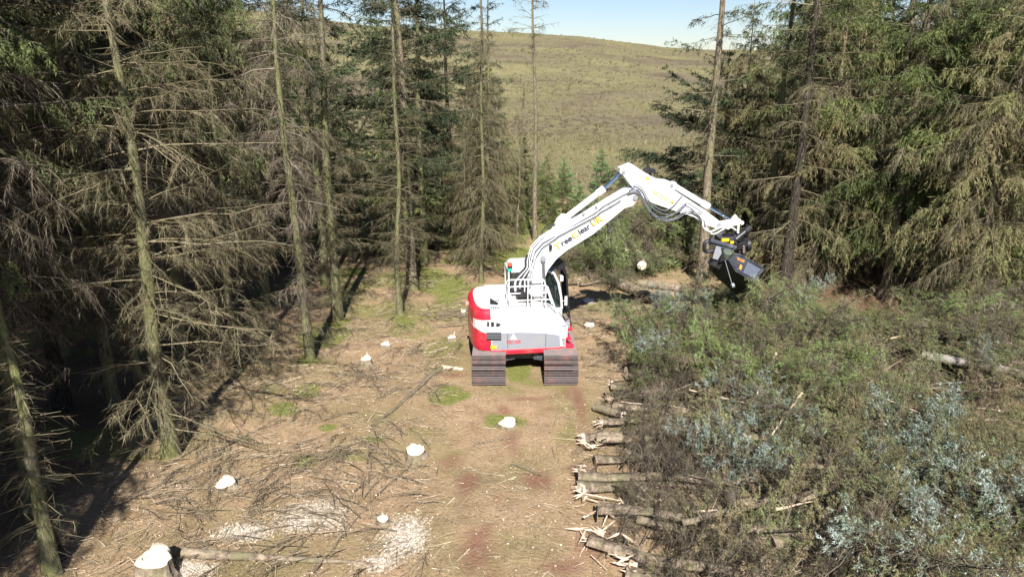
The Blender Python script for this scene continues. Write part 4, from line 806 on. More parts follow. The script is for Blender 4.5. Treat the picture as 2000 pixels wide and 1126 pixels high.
def tube(bm, P, r, k=8, sm=False, cap=True):
    P = smoothpath(P) if sm else [np.array(p, float) for p in P]; rr = r if hasattr(r, '__len__') else [r] * len(P); rings = []; prev = None
    for i, p in enumerate(P):
        d = P[min(i + 1, len(P) - 1)] - P[max(i - 1, 0)]; d = d / (np.linalg.norm(d) + 1e-9)
        if prev is None: ref = np.array([0, 0, 1.]) if abs(d[2]) < .9 else np.array([1., 0, 0]); u = np.cross(d, ref)
        else: u = prev - d * (prev @ d)
        u = u / np.linalg.norm(u); v = np.cross(d, u); prev = u
        rings.append([bm.verts.new(p + rr[i] * (u * math.cos(a) + v * math.sin(a))) for a in [2 * math.pi * q / k for q in range(k)]])
    for A, B in zip(rings, rings[1:]):
        for q in range(k): bm.faces.new((A[q], A[(q + 1) % k], B[(q + 1) % k], B[q]))
    if cap: bm.faces.new(rings[0][::-1]); bm.faces.new(rings[-1])
def disc(bm, c, ax, r, h, k=20):
    c = np.array(c, float); ax = np.array(ax, float); ax /= np.linalg.norm(ax); tube(bm, [c - ax * h / 2, c + ax * h / 2], r, k)
def NB_(): return bmesh.new()
def part(name, build, mat, parent=root, **k):
    bm = NB_(); build(bm); return fin(name, bm, mat, parent, **k)

# --- tracks (world axes: they point away from the camera)
def track(xc):
    hw, r, y0, y1 = .46, .40, -1.50, 1.50
    lp = 2 * (y1 - y0) + 2 * math.pi * r; n = 58
    def at(s):
        s %= lp; a = y1 - y0
        if s < a: return (y0 + s, 2 * r, 0, 1)
        s -= a
        if s < math.pi * r: t = s / r; return (y1 + r * math.sin(t), r + r * math.cos(t), math.sin(t), math.cos(t))
        s -= math.pi * r
        if s < a: return (y1 - s, 0, 0, -1)
        s -= a; t = s / r; return (y0 - r * math.sin(t), r - r * math.cos(t), -math.sin(t), -math.cos(t))
    bm = NB_(); bp = NB_()
    for i in range(n):
        y, z, ny, nz_ = at(i * lp / n); z += .03; ty, tz = nz_, -ny; hl = lp / n * .47
        def q(u, o): return (y + ty * u + ny * o, z + tz * u + nz_ * o)
        prof = [q(-hl, 0), q(-hl, .028), q(-hl + .015, .055), q(-hl + .03, .028), q(-.012, .026), q(0, .046), q(.012, .026), q(hl - .03, .028), q(hl - .015, .05), q(hl, .028), q(hl, 0)]
        a = [bm.verts.new((xc - hw, p[0], p[1])) for p in prof]; b = [bm.verts.new((xc + hw, p[0], p[1])) for p in prof]
        bm.faces.new(a); bm.faces.new(b[::-1])
        for j in range(len(prof)): bm.faces.new((a[j], b[j], b[(j + 1) % len(prof)], a[(j + 1) % len(prof)]))
    t = fin('track', bm, STEEL, root, rot=False)
    for sx in (-1, 1):
        box(bp, xc + sx * .13 - .04, xc + sx * .13 + .04, -1.45, 1.45, .2, .55)
    for yy in np.linspace(-1.1, 1.1, 7): disc(bp, (xc, yy, .13), (1, 0, 0), .10, .3)
    box(bp, xc - .12, xc + .12, -1.3, 1.3, .3, .52)
    fin('track_frame', bp, MUD, t)
    b3 = NB_(); disc(b3, (xc, -1.5, r + .03), (1, 0, 0), .34, .16, 28); disc(b3, (xc, -1.5, r + .03), (1, 0, 0), .14, .3); fin('idler', b3, MUD, t)
    b4 = NB_(); disc(b4, (xc, 1.5, r + .03), (1, 0, 0), .34, .10, 22); disc(b4, (xc, 1.5, r + .03), (1, 0, 0), .18, .34); fin('sprocket', b4, MUD, t)
track(-.98); track(.98)
def f(bm):
    box(bm, -.38, .38, -.75, .75, .42, .74)
    for sx in (-1, 1):
        for yy in (-.85, .85):
            prism(bm, [(sx * .25, .5), (sx * .25, .72), (sx * .88, .60), (sx * .88, .36)], yy - .14, yy + .14)
part('undercarriage', f, SCUF, rot=False, bev=.02)
part('slew_ring', lambda bm: disc(bm, (0, 0, .79), (0, 0, 1), .55, .10, 32), BLK)

# --- house
X0, X1, YN, YF, ZB, ZT = -1.08, 1.02, -1.2, 1.22, .86, 2.06
def tail(off=0, n=18, flat=X0):                 # plan outline of the counterweight
    p = [(flat, YN - off)]
    for i in range(n + 1):
        a = math.pi * i / n; c, s = -math.cos(a), math.sin(a)
        p.append((flat - (.54 + off) * abs(s) ** .62, (YF - YN) / 2 * np.sign(c) * abs(c) ** .75 * (1 + off) + (YN + YF) / 2))
    p.append((flat, YF + off)); q = [p[0]]
    for a in p[1:]:
        if abs(a[0] - q[-1][0]) + abs(a[1] - q[-1][1]) > .004: q.append(a)
    return q
def slab(bm, outs):                             # outs: list of (outline, z)
    rings = [[bm.verts.new((x, y, z)) for x, y in o] for o, z in outs]; n = len(rings[0])
    for A, B in zip(rings, rings[1:]):
        for i in range(n): bm.faces.new((A[i], A[(i + 1) % n], B[(i + 1) % n], B[i]))
    bm.faces.new(rings[0]); bm.faces.new(rings[-1][::-1])
def sh(o, k, dx=0): cx, cy = X0 + .0, .01; return [(cx + (x - cx) * (k if k > 1 else 1 - (1 - k) * 1.7) + dx, cy + (y - cy) * k) for x, y in o]
T = tail()
cw = part('counterweight', lambda bm: slab(bm, [(sh(T, .93), ZB - .04), (sh(T, .985), ZB + .04), (T, ZB + .2), (T, 1.86), (sh(T, .985), 1.96), (sh(T, .93), 2.03), (sh(T, .84), 2.05)]), RED)
part('top_cover', lambda bm: slab(bm, [(sh(T, .83, -.005), 2.045), (sh(T, .82, -.005), 2.075), (sh(T, .78, -.005), 2.085)]), W_, cw)
def tailband(bm, i0, i1, zlo, zhi, off):        # curved panel laid on the side of the counterweight
    seg = T[i0:i1 + 1]; n = len(seg); V = []
    for j, (x, y) in enumerate(seg):
        t = j / (n - 1); cx, cy = X0, .01; k = 1 + off
        V.append([bm.verts.new((cx + (x - cx) * k, cy + (y - cy) * k, zlo(t))), bm.verts.new((cx + (x - cx) * k, cy + (y - cy) * k, zhi(t)))])
    for A, B in zip(V, V[1:]): bm.faces.new((A[0], B[0], B[1], A[1]))
part('side_panel', lambda bm: tailband(bm, 0, 5, lambda t: 1.40 + .16 * t, lambda t: 1.80 - .03 * t, .012), W_, cw)
part('white_stripe', lambda bm: tailband(bm, 4, 8, lambda t: 1.50 + .28 * t * t, lambda t: 1.55 + .30 * t * t, .016), W_, cw)
part('recess_lamp', lambda bm: tailband(bm, 5, 7, lambda t: 1.57 + .04 * t, lambda t: 1.80, .010), simple('deep_red', (.45, .0, .01), .2), cw)
part('lifting_lug', lambda bm: box(bm, X0 - .62, X0 - .48, -.08, .06, 1.86, 1.95), simple('pink_worn_red', (.75, .25, .25), .5), cw, bev=.02)
# side hood: rounded section swept along x
def hood(bm):
    xs = [X0 + .006, -.4, .3, .62, .86, 1.0]; zt = [2.06, 2.05, 2.0, 1.93, 1.80, 1.62]; ye = [-.34] * 6; rings = []
    for x, z, y2 in zip(xs, zt, ye):
        h = z - 1.30
        sec = [(y2, ZB), (y2, z), (-.86, z), (-1.0, z - .03 * h), (-1.10, z - .12 * h), (-1.165, z - .30 * h), (-1.2, z - .55 * h), (-1.2, 1.22), (-1.2, ZB)]
        rings.append([bm.verts.new((x, y, zz)) for y, zz in sec])
    n = len(rings[0])
    for A, B in zip(rings, rings[1:]):
        for i in range(n): bm.faces.new((A[i], A[(i + 1) % n], B[(i + 1) % n], B[i]))
    bm.faces.new(rings[0]); bm.faces.new(rings[-1][::-1])
hd = part('side_hood', hood, W_)
for p_ in hd.data.polygons: p_.use_smooth = False
eh = part('engine_hood', lambda bm: (box(bm, X0 + .008, -.16, -.335, YF, ZB, 2.055),), W_, bev=.025)
part('floor_deck', lambda bm: box(bm, -.155, 1.0, -.335, .25, ZB, 1.15), BLK)
part('skirt', lambda bm: (box(bm, X0 - .01, 1.04, YN - .03, YF, ZB - .09, ZB + .05)), RED, bev=.02)
def greyband(bm):
    pts = [(X0 + .03, .93), (X0 + .03, 1.40), (-.3, 1.40), (.35, 1.355), (.70, 1.29), (.985, 1.20), (.985, .93)]; prism(bm, pts, -1.215, -1.203)
gb = part('grey_side_panel', greyband, GREY)
def lineon(bm, pts, yl, w=.006):
    for (a, b) in zip(pts, pts[1:]): prism(bm, [(a[0] - w, a[1]), (a[0] + w, a[1]), (b[0] + w, b[1]), (b[0] - w, b[1])], yl - .003, yl)
part('panel_seams', lambda bm: (lineon(bm, [(-.62, .94), (-.62, 1.39)], -1.216), lineon(bm, [(.44, .94), (.44, 1.33)], -1.216)), BLK, gb)
def quadon(bm, px, yl=-1.2, th=.01): prism(bm, pl(px, yl), yl - th, yl - .001)
part('vent_grille', lambda bm: quadon(bm, [(950, 664), (950, 649), (979, 649), (979, 664)], -1.215), DARK, gb)
part('grille_bars', lambda bm: [tube(bm, [L(950, y, -1.232), L(979, y, -1.232)], .005, 5) for y in (653, 656.5, 660)], GREY, gb)
part('vent_grille', lambda bm: quadon(bm, [(951, 637.5), (951, 627.5), (965, 628.5), (965, 637.5)], -1.195, .016), DARK, hd)
part('vent_grille', lambda bm: quadon(bm, [(969, 637.5), (969, 629.5), (978, 632), (978, 634), (973, 637.5)], -1.195, .016), DARK, hd)
part('yellow_reflector', lambda bm: quadon(bm, [(958, 680.5), (958, 674.5), (969.5, 674.5), (969.5, 680.5)], -1.232), YEL)
part('white_triangle', lambda bm: quadon(bm, [(996, 662.5), (1003, 651), (1010, 662.5)], -1.216), W_, gb)
def topquad(bm, px, z=2.057): 
    P_ = [LZ(a, b, z) for a, b in px]; a = [bm.verts.new(p) for p in P_]; b = [bm.verts.new(p + (0, 0, .008)) for p in P_]; n = len(a); bm.faces.new(a); bm.faces.new(b[::-1])
    for i in range(n): bm.faces.new((a[i], b[i], b[(i + 1) % n], a[(i + 1) % n]))
part('hood_vent', lambda bm: topquad(bm, [(957, 594), (957, 582), (974, 592.5), (971, 595)]), DARK, eh)
def slots(bm):
    for y in (600, ):
        for i in range(7): topquad(bm, [(952 + i * 3.6, y + 1.4), (952 + i * 3.6, y - .6), (954 + i * 3.6, y - .6), (954 + i * 3.6, y + 1.4)], 2.062)
    for x in (952, 968, 972): topquad(bm, [(x, 588), (x, 586), (x + 2, 586), (x + 2, 588)])
part('hood_slots', slots, DARK, eh)
part('exhaust_pipe', lambda bm: tube(bm, [(-.35, .55, 2.0), (-.35, .55, 2.22), (-.42, .55, 2.28)], .045, 10), GREY, eh)
part('filler_cap', lambda bm: (disc(bm, (-.4, -.3, 2.08), (0, 0, 1), .05, .05, 14), box(bm, -.64, -.30, .2, .8, 2.05, 2.075)), W_, eh, bev=.005)
# front right corner: steps, rail
def steps(bm):
    box(bm, 1.0, 1.20, -1.16, -.62, 1.36, 1.43); box(bm, 1.0, 1.16, -1.20, -.80, 1.10, 1.17); box(bm, 1.0, 1.24, -1.22, -.85, .84, .94); box(bm, 1.0, 1.06, -1.1, -.7, .9, 1.36)
part('front_steps', steps, RED, bev=.01)
part('step_grab_rail', lambda bm: (tube(bm, [L(1094.5, 627, -1.22), L(1095, 663, -1.22), L(1097, 675, -1.22)], [.028, .028, .05], 8), tube(bm, [L(1095, 634.5, -1.22), L(1106, 634.5, -1.22), L(1107.5, 638, -1.22), L(1107, 657, -1.22), L(1104, 659, -1.22), L(1095, 659, -1.22)], .018, 8)), W_)
part('work_lamp', lambda bm: (box(bm, 1.0, 1.12, -1.18, -1.04, 1.44, 1.62)), GREY, bev=.02)
# handrails on the hood
def rails(bm):
    for dy in (0, .30):
        Y = -1.08 + dy * 2.1
        a = L(996, 597, -1.08); zb, zt_ = 2.0, 2.68
        x0, x1, x2 = L(994, 570, -1.08)[0], L(1066, 570, -1.08)[0], L(1088, 598, -1.08)[0]
        tube(bm, [(x0 + .02, Y, zb - .04), (x0, Y, zt_ - .06), (x0 + .05, Y, zt_), (x1, Y, zt_), (x1 + .05, Y, zt_ - .04), (x2 - .02, Y, 1.92)], .02, 8)
        tube(bm, [(x0 + .02, Y, 2.28), (x2 - .13, Y, 2.28)], .017, 8)
        for xx in (L(1031, 570, -1.08)[0], L(1036, 570, -1.08)[0] + .03, x1): tube(bm, [(xx, Y, zb - .05), (xx, Y, zt_ if xx != 0 else 0)], .015, 8)
    tube(bm, [(x0, -1.08, zt_ - .08), (x0, -.45, zt_ - .08)], .018, 8)
part('handrail', rails, W_)
# black hydraulic well with coiled hoses behind the rail
def well(bm):
    box(bm, -.15, .10, -.33, .24, 1.15, 1.85)
    for i in range(5):
        y = -.25 + i * .1; tube(bm, [(.15, y, 1.3), (-.02 + .03 * i, y, 1.9), (.18, y + .03, 2.12), (.30, y, 1.7), (.34, y, 1.25)], .026, 8, sm=True)
part('swivel_hoses', well, RUB)
def tank(bm):
    disc(bm, (-.06, -.25, 2.12), (0, 1, 0), .2, .5, 20)
part('hose_drum', tank, BLK)

# --- cab (far side)
C0, C1 = .30, 1.24
prof = [(-.40, 1.0), (-.42, 2.60), (-.36, 2.78), (-.24, 2.86), (.80, 2.86), (.96, 2.76), (1.10, 2.35), (1.19, 1.75), (1.2, 1.52), (1.18, 1.0)]
cab = part('cab', lambda bm: (prism(bm, [(-.40, .95), (-.40, 1.55), (1.195, 1.55), (1.18, .95)], C0, C1)), W_, bev=.03)
part('cab_roof', lambda bm: prism(bm, [(-.42, 2.66), (-.36, 2.80), (-.26, 2.86), (.28, 2.86), (.28, 2.66)], C0, C1), W_, cab, bev=.03)
part('roof_window', lambda bm: [prism(bm, [(.30 + .0 * i, 2.72), (.30, 2.83), (.90, 2.80), (1.0, 2.68)], C0 + .02, C1 - .02)], BLUEG, cab)
def louv(bm):
    for i in range(8): box(bm, .32, .92, C0 + .05 + i * .11, C0 + .10 + i * .11, 2.835, 2.855)
part('roof_guard', louv, BLK, cab)
def frame(bm):
    for y in (C0 + .02, C1 - .02):
        tube(bm, [(-.38, y, 1.5), (-.40, y, 2.72)], .035, 6); tube(bm, [(.22, y, 1.5), (.24, y, 2.70)], .03, 6)
        tube(bm, [(.24, y, 2.69), (.72, y, 2.68), (.92, y, 2.60), (1.06, y, 2.30), (1.15, y, 1.85), (1.175, y, 1.52)], .038, 8)
    for z, x in ((2.70, -.40), (1.56, 1.17)): tube(bm, [(x, C0, z), (x, C1, z)], .03, 6)
part('cab_frame', frame, W_, cab)
part('window_seal', lambda bm: [tube(bm, [(.27, y, 1.56), (.28, y, 2.63), (.70, y, 2.62), (.87, y, 2.55), (1.0, y, 2.28), (1.09, y, 1.85), (1.12, y, 1.56), (.27, y, 1.56)], .022, 6) for y in (C0 + .015, C1 - .015)], BLK, cab)
gp_ = [(.27, 1.57), (.28, 2.64), (.72, 2.63), (.89, 2.56), (1.02, 2.28), (1.11, 1.85), (1.13, 1.57)]
part('side_window', lambda bm: prism(bm, gp_, C0 + .02, C0 + .026), GLS, cab); part('side_window', lambda bm: prism(bm, gp_, C1 - .026, C1 - .02), GLS, cab)
gr_ = [(-.36, 1.57), (-.38, 2.66), (.20, 2.66), (.19, 1.57)]
part('rear_side_window', lambda bm: prism(bm, gr_, C0 + .02, C0 + .026), GLS, cab); part('rear_window', lambda bm: box(bm, -.40, -.394, C0 + .05, C1 - .05, 1.57, 2.65), GLS, cab)
def wind(bm):
    P_ = [(1.17, 1.57), (1.14, 1.85), (1.05, 2.30), (.91, 2.60)]
    for a, b in zip(P_, P_[1:]): prism(bm, [a, (a[0] + .005, a[1]), (b[0] + .005, b[1]), b], C0 + .05, C1 - .05)
part('windscreen', wind, GLS, cab)
part('seat', lambda bm: (box(bm, -.05, .42, .55, 1.0, 1.5, 1.68), prism(bm, [(-.10, 1.66), (.05, 1.66), (-.02, 2.35), (-.14, 2.35)], .57, .98), box(bm, .0, .5, .42, .50, 1.70, 1.78), box(bm, .0, .5, 1.04, 1.12, 1.70, 1.78), box(bm, -.36, -.2, C0 + .06, C1 - .06, 1.5, 2.05)), DARK, cab, bev=.03)
part('control_levers', lambda bm: (tube(bm, [(.5, .46, 1.55), (.58, .46, 1.95)], .02), tube(bm, [(.85, .7, 1.5), (.8, .7, 2.0)], .02), tube(bm, [(.85, .85, 1.5), (.8, .85, 2.0)], .02), box(bm, .78, .86, .38, .5, 1.85, 2.05)), GREY, cab)
def guard(bm):
    for y in (C0 + .04, C1 - .04): tube(bm, [(.95, y, 2.93), (1.12, y, 2.98), (1.30, y, 2.55), (1.38, y, 1.55), (1.42, y, 1.18)], .03, 8)
    for z, x in ((2.95, 1.12), (2.5, 1.305), (1.55, 1.38), (1.2, 1.41)): tube(bm, [(x, C0 + .04, z), (x, C1 - .04, z)], .022, 6)
    for i in range(7):
        y = C0 + .16 + i * .105; tube(bm, [(1.30, y, 2.5), (1.38, y, 1.55)], .012, 5)
    box(bm, 1.14, 1.36, C0 + .02, C0 + .06, 1.52, 1.56); tube(bm, [(1.16, C0 + .04, 1.05), (1.43, C0 + .02, 1.22), (1.46, C0 - .06, .95)], .03, 8)
part('front_guard', guard, BLK, cab)
part('sun_visor', lambda bm: (prism(bm, [(.86, 2.84), (.92, 3.0), (1.12, 3.02), (1.26, 2.84), (1.2, 2.66), (1.0, 2.72)], C0 + .02, C1 - .1)), BLK, cab, bev=.05)
part('roof_lamp', lambda bm: (box(bm, 1.10, 1.20, C0 - .03, C0 + .14, 2.36, 2.52)), W_, cab, bev=.02)
part('mirror', lambda bm: (tube(bm, [(1.18, C0, 1.75), (1.28, C0 - .1, 1.8)], .012), box(bm, 1.22, 1.30, C0 - .16, C0 - .12, 1.66, 1.94)), W_, cab, bev=.01)
# beacon
bx = L(996, 530, .30)
bc = part('beacon', lambda bm: (tube(bm, [(bx[0], .30, 2.06), (bx[0], .30, bx[2])], .018), disc(bm, (bx[0], .30, L(996, 521, .3)[2]), (0, 0, 1), .072, .05, 16)), BLK)
def dome(bm, pa, pb):
    a, b = L(996, pa, .3), L(996, pb, .3); tube(bm, [a, (a + b) / 2, b], [.055, .068, .05], 16)
part('red_lens', lambda bm: dome(bm, 519.5, 513.5), REDL, bc); part('green_lens', lambda bm: dome(bm, 529, 522.5), GRNL, bc)

# --- boom
YN_, YFb = -.20, .20
bo = [(1031, 584), (1033, 545), (1036, 515), (1042, 492), (1053, 474), (1070, 459), (1095, 443), (1130, 426), (1165, 406), (1200, 385), (1225, 370), (1240, 367), (1247, 378), (1244, 392), (1236, 402), (1220, 407), (1158, 458), (1106, 490), (1087, 506), (1070, 528), (1061, 552), (1058, 584)]
boom = part('boom', lambda bm: prism(bm, pl(bo, YN_), YN_, YFb), W_, bev=.012)
part('cylinder_bracket', lambda bm: [prism(bm, pl([(1080, 452), (1092, 429), (1101, 421), (1109, 422), (1122, 432)], YN_), y, y + .05) for y in (-.12, .07)], W_, boom, bev=.01)
part('access_panel', lambda bm: prism(bm, pl([(1206, 392), (1226, 377), (1240, 386), (1214, 400)], YN_), YN_ - .008, YN_ - .001), W_, boom, bev=.004)
part('elbow_pin', lambda bm: disc(bm, (*L(1236, 383, 0)[[0]], 0, L(1236, 383, 0)[2]), (0, 1, 0), .07, .5, 18), GREY, boom)
part('sticker', lambda bm: prism(bm, pl([(1177, 421), (1180, 415), (1186, 419), (1182, 425)], YN_), YN_ - .006, YN_ - .001), simple('faded_orange', (.75, .5, .35), .5), boom)
lines = [([(1037, 560), (1040, 522), (1046, 500), (1058, 482), (1085, 464), (1089, 460), (1164, 420), (1170, 414), (1200, 397), (1212, 389)], -.23),
         ([(1034, 560), (1036, 515), (1044, 490), (1060, 472), (1088, 458), (1165, 412), (1176, 402), (1215, 380), (1232, 372)], -.22)]
lines2 = [([(1030, 556), (1032, 508), (1040, 484), (1058, 464), (1090, 446), (1165, 404), (1220, 373)], -.14), ([(1027, 552), (1029, 504), (1038, 480), (1056, 461), (1090, 443), (1165, 402), (1222, 371)], -.04)]
def pipes(bm, ls, r, dx=0, dy=0):
    for p, yl in ls: tube(bm, [L(a + dx, b + dy, yl - .03) for a, b in p], r, 6)
part('steel_pipes', lambda bm: (pipes(bm, lines, .017), pipes(bm, lines2, .018), pipes(bm, lines2, .016, 2.5, 3.5)), W_, boom, smooth=True)
part('pipe_shadow_lines', lambda bm: (pipes(bm, lines, .009, 1.2, 2.2), pipes(bm, lines2, .010, 1.5, 2.0)), HOSE, boom, smooth=True)  # thin dark tubes standing in for the shadow lines between the white pipes
def clamps(bm):
    pass
for a, b in ((1062, 477), (1088, 462), (1112, 447), (1140, 432), (1165, 417), (1191, 402), (1140, 418), (1165, 404)):
    p = L(a, b, -.235); part('pipe_clamp', lambda bm: box(bm, p[0] - .035, p[0] + .035, -.245, -.2, p[2] - .03, p[2] + .03), GREY, boom, bev=.004)
def basehoses(bm, par):
    for i in range(9):
        if i % 2 != par: continue
        t = i / 8; a = L(1002 + 38 * t, 549 + 5 * t, -.15 + .25 * t); b = L(1014 + 29 * t, 535 + 4 * t, -.22 + .1 * t); c = L(1026 + 20 * t, 522 - 3 * t, -.24 + .08 * t); d = L(1027 + 17 * t, 508 - 6 * t, -.24 + .08 * t); e = L(1031 + 14 * t, 496 - 6 * t, -.24 + .06 * t)
        tube(bm, [a - (0, 0, .3), a, b, c, d, e], .036, 8, sm=True)
part('base_hoses', lambda bm: basehoses(bm, 0), RUB, boom, smooth=True); part('base_hose_sleeves', lambda bm: basehoses(bm, 1), W_, boom, smooth=True)
part('boom_lamp', lambda bm: (box(bm, *(lambda p: (p[0] - .05, p[0] + .03, -.30, -.22, p[2] - .08, p[2] + .06))(L(1076, 482, -.26)))), BLK, boom, bev=.01)
part('loose_hose', lambda bm: [tube(bm, [L(1055 + k, 466, .1), L(1058 + k, 452 - k, .1), L(1070, 443 - k, .05), L(1087, 437, .0)], .012, 6, sm=True) for k in (0, 3)], RUB, boom)
def cyl(name, a, b, c, rb, rr, parent, yl=0.0, col=None):
    A, B, C_ = L(*a, yl), L(*b, yl), L(*c, yl); d = (B - A) / np.linalg.norm(B - A)
    o = part(name, lambda bm: (tube(bm, [A, B], rb, 18), tube(bm, [B - d * .22, B + d * .02], rb * 1.22, 18), disc(bm, A, (0, 1, 0), rb * 1.3, rb * 2, 18)), W_, parent)
    part('piston_rod', lambda bm: (tube(bm, [B, C_], rr, 14), disc(bm, C_, (0, 1, 0), rb * .9, rb * 1.7, 16)), CHR, o); return o
sc_ = cyl('stick_cylinder', (1100, 429), (1179, 369), (1215, 336), .088, .045, root, -.02)
sc_.rotation_euler = (0, 0, YAW)
for yl in (-.27, .27):
    A, B, C_ = L(1063, 600, yl), L(1062, 545, yl), L(1061, 505, yl)
    lc = part('boom_cylinder', lambda bm: (tube(bm, [A, B], .055, 16), disc(bm, C_, (0, 1, 0), .075, .12, 18)), GREY)
    part('piston_rod', lambda bm: tube(bm, [B, C_], .042, 14), simple('dull_rod', (.25, .26, .28), .3, metal=.7), lc)
# --- stick
st_ = [(1210, 337), (1212, 329), (1234, 320), (1253, 333), (1273, 345), (1289, 352), (1305, 353), (1313, 356), (1318, 372), (1378, 411), (1406, 432), (1410, 440), (1399, 446), (1380, 440), (1356, 424), (1324, 414), (1276, 397), (1260, 389), (1246, 376), (1232, 362), (1217, 342)]
SY0, SY1 = -.18, .18
stick = part('stick', lambda bm: prism(bm, pl(st_, SY0), SY0, SY1), W_, bev=.012)
part('yellow_sticker', lambda bm: prism(bm, pl([(1260, 346), (1265, 344), (1269, 352), (1263, 352)], SY0), SY0 - .006, SY0 - .001), LIME, stick)
part('pin_boss', lambda bm: (disc(bm, L(1218, 336, SY0), (0, 1, 0), .05, .05, 20), disc(bm, L(1312, 362, SY0), (0, 1, 0), .05, .05, 20), disc(bm, L(1404, 439, SY0), (0, 1, 0), .06, .05, 20)), GREY, stick)
lp_ = L(1267, 333, 0)
part('boom_camera', lambda bm: (box(bm, lp_[0] - .13, lp_[0] + .16, -.12, .12, lp_[2] - .05, lp_[2] + .05), prism(bm, [(lp_[0] - .1, lp_[2] + .05), (lp_[0] + .05, lp_[2] + .05), (lp_[0] - .02, lp_[2] + .16)], -.05, .05), tube(bm, [(lp_[0] - .03, 0, lp_[2] + .1), (lp_[0] - .03, 0, lp_[2] + .25)], .012), tube(bm, [(lp_[0] + .03, 0, lp_[2]), (lp_[0] + .07, 0, lp_[2] - .22)], .04)), BLK, stick, bev=.01)
bcyl = cyl('bucket_cylinder', (1314, 361), (1383, 403), (1432, 432), .080, .036, root, 0.0); bcyl.rotation_euler = (0, 0, YAW)
hs = [[(1233, 370), (1243, 361), (1256, 371), (1265, 388), (1274, 399), (1290, 409), (1303, 410), (1318, 399), (1334, 380)],
      [(1228, 372), (1242, 366), (1254, 376), (1264, 394), (1276, 407), (1296, 418), (1314, 418), (1328, 411), (1342, 396)],
      [(1228, 374), (1244, 370), (1254, 382), (1264, 402), (1280, 420), (1302, 429), (1322, 424), (1336, 413), (1352, 410), (1370, 418)],
      [(1228, 376), (1244, 373), (1256, 388), (1266, 408), (1282, 426), (1302, 431), (1324, 426), (1340, 416), (1356, 413), (1374, 430), (1378, 443)],
      [(1226, 378), (1244, 375), (1258, 396), (1270, 414), (1286, 424), (1310, 421), (1330, 405), (1342, 397), (1360, 407), (1372, 416)]]
part('stick_hoses', lambda bm: [tube(bm, [L(a, b, -.25 - .01 * i) for a, b in h], .014, 7, sm=True) for i, h in enumerate(hs)], HOSE, stick, smooth=True)
part('white_hoses', lambda bm: [tube(bm, [L(a, b, -.24 - k * .03) for a, b in h], .024, 8, sm=True) for k, h in enumerate([[(1352, 413), (1368, 424), (1378, 442), (1392, 457), (1412, 448), (1428, 444), (1438, 450)], [(1356, 411), (1371, 427), (1374, 444), (1388, 452), (1408, 444), (1424, 447)]])], W_, stick, smooth=True)
def links(bm):
    for y in (-.2, .16):
        A, B, C_ = L(1405, 438, y), L(1443, 432, y), L(1441, 455, y)
        prism(bm, pl([(1400, 433), (1440, 426), (1447, 428), (1447, 437), (1440, 440), (1402, 445)], y), y, y + .04); tube(bm, [B, C_], .035, 8)
    disc(bm, L(1443, 432, 0), (0, 1, 0), .06, .46, 16); prism(bm, pl([(1428, 426), (1436, 418), (1442, 426)], 0), -.03, .03)
part('tilt_link', links, W_, stick, bev=.008)

# --- lettering
def text(s, mat, a, b, yl, size, parent, bold=.0, name='lettering', squash=1.0, shear=0):
    cu = bpy.data.curves.new(name, 'FONT'); cu.body = s; cu.size = 1; cu.extrude = .004 / size; cu.offset = bold; cu.shear = shear
    to = bpy.data.objects.new(name, cu); COL.objects.link(to); bpy.context.view_layer.update()
    me = bpy.data.meshes.new_from_object(to.evaluated_get(bpy.context.evaluated_depsgraph_get())); bpy.data.objects.remove(to)
    A, B = L(*a, yl), L(*b, yl); d = B - A; wid = max(v.co.x for v in me.vertices); th = math.atan2(d[2], d[0]); sx = math.hypot(d[0], d[2]) / wid
    for v in me.vertices:
        x, y, z = v.co.x * sx, v.co.y * size, v.co.z * size; v.co = (A[0] + x * math.cos(th) - y * math.sin(th), yl - z - .005, A[2] + x * math.sin(th) + y * math.cos(th))
    me.flip_normals() if False else None
    me.materials.append(mat); return link(name, me, parent)
BL = [(1088, 488), (1177, 430)]                # baseline of the boom lettering
def on(t, dv=0): return (BL[0][0] + (BL[1][0] - BL[0][0]) * t, BL[0][1] + (BL[1][1] - BL[0][1]) * t + dv)
for s_, t0, t1, mt, sz, bd in (('T', .0, .10, GOLD, .24, .02), ('ree', .115, .345, INK, .245, .022), ('C', .365, .485, GOLD, .24, .02), ('lear', .50, .745, INK, .245, .022), ('UK', .79, 1.02, GOLD, .23, .03)):
    if mt is GOLD: text(s_, INK, on(t0 - .008), on(t1 + .008), YN_ - .002, sz * 1.02, boom, bd + .02)
    text(s_, mt, on(t0, -.5), on(t1, -.5), YN_ - .008, sz * .95, boom, bd)
text('RISK ZONE 10M', simple('dark_gold_lettering', (.50, .34, .04), .5), (1273, 378), (1313, 400), SY0 - .002, .175, stick, .012)
text('www.treeclear.co.uk', FAINT, (985, 638), (1041, 637), -1.196, .075, hd)
text('TB2150R', RED, (988, 671), (1017, 669.5), -1.216, .135, gb, .015, shear=.2)

# --- tiltrotator and bucket (hang from the stick end)
def tilt(bm):
    disc(bm, L(1440, 462, 0), (.7, .1, .6), .17, .20, 20); disc(bm, L(1445, 475, 0), (.45, 0, -1), .24, .18, 24)
    tube(bm, [L(1436, 468, -.18), L(1462, 447, -.1)], .075, 14); tube(bm, [L(1456, 452, -.12), L(1466, 443, -.12)], .10, 12)
    box(bm, *(lambda p: (p[0] - .30, p[0] + .22, -.22, .22, p[2] - .10, p[2] + .10))(L(1420, 466, 0)))
    disc(bm, L(1459, 478, 0), (1, 0, .2), .2, .12, 18); box(bm, *(lambda p: (p[0] - .1, p[0] + .12, -.15, .2, p[2] - .25, p[2] + .1))(L(1446, 484, 0)))
tr = part('tilt_rotator', tilt, BLK, bev=.01)
part('tilt_cylinder', lambda bm: (tube(bm, [L(1386, 469, -.30), L(1436, 484, -.30)], .072, 14), tube(bm, [L(1384, 476, -.25), L(1430, 489, -.34)], .03, 8)), SCUF, tr)
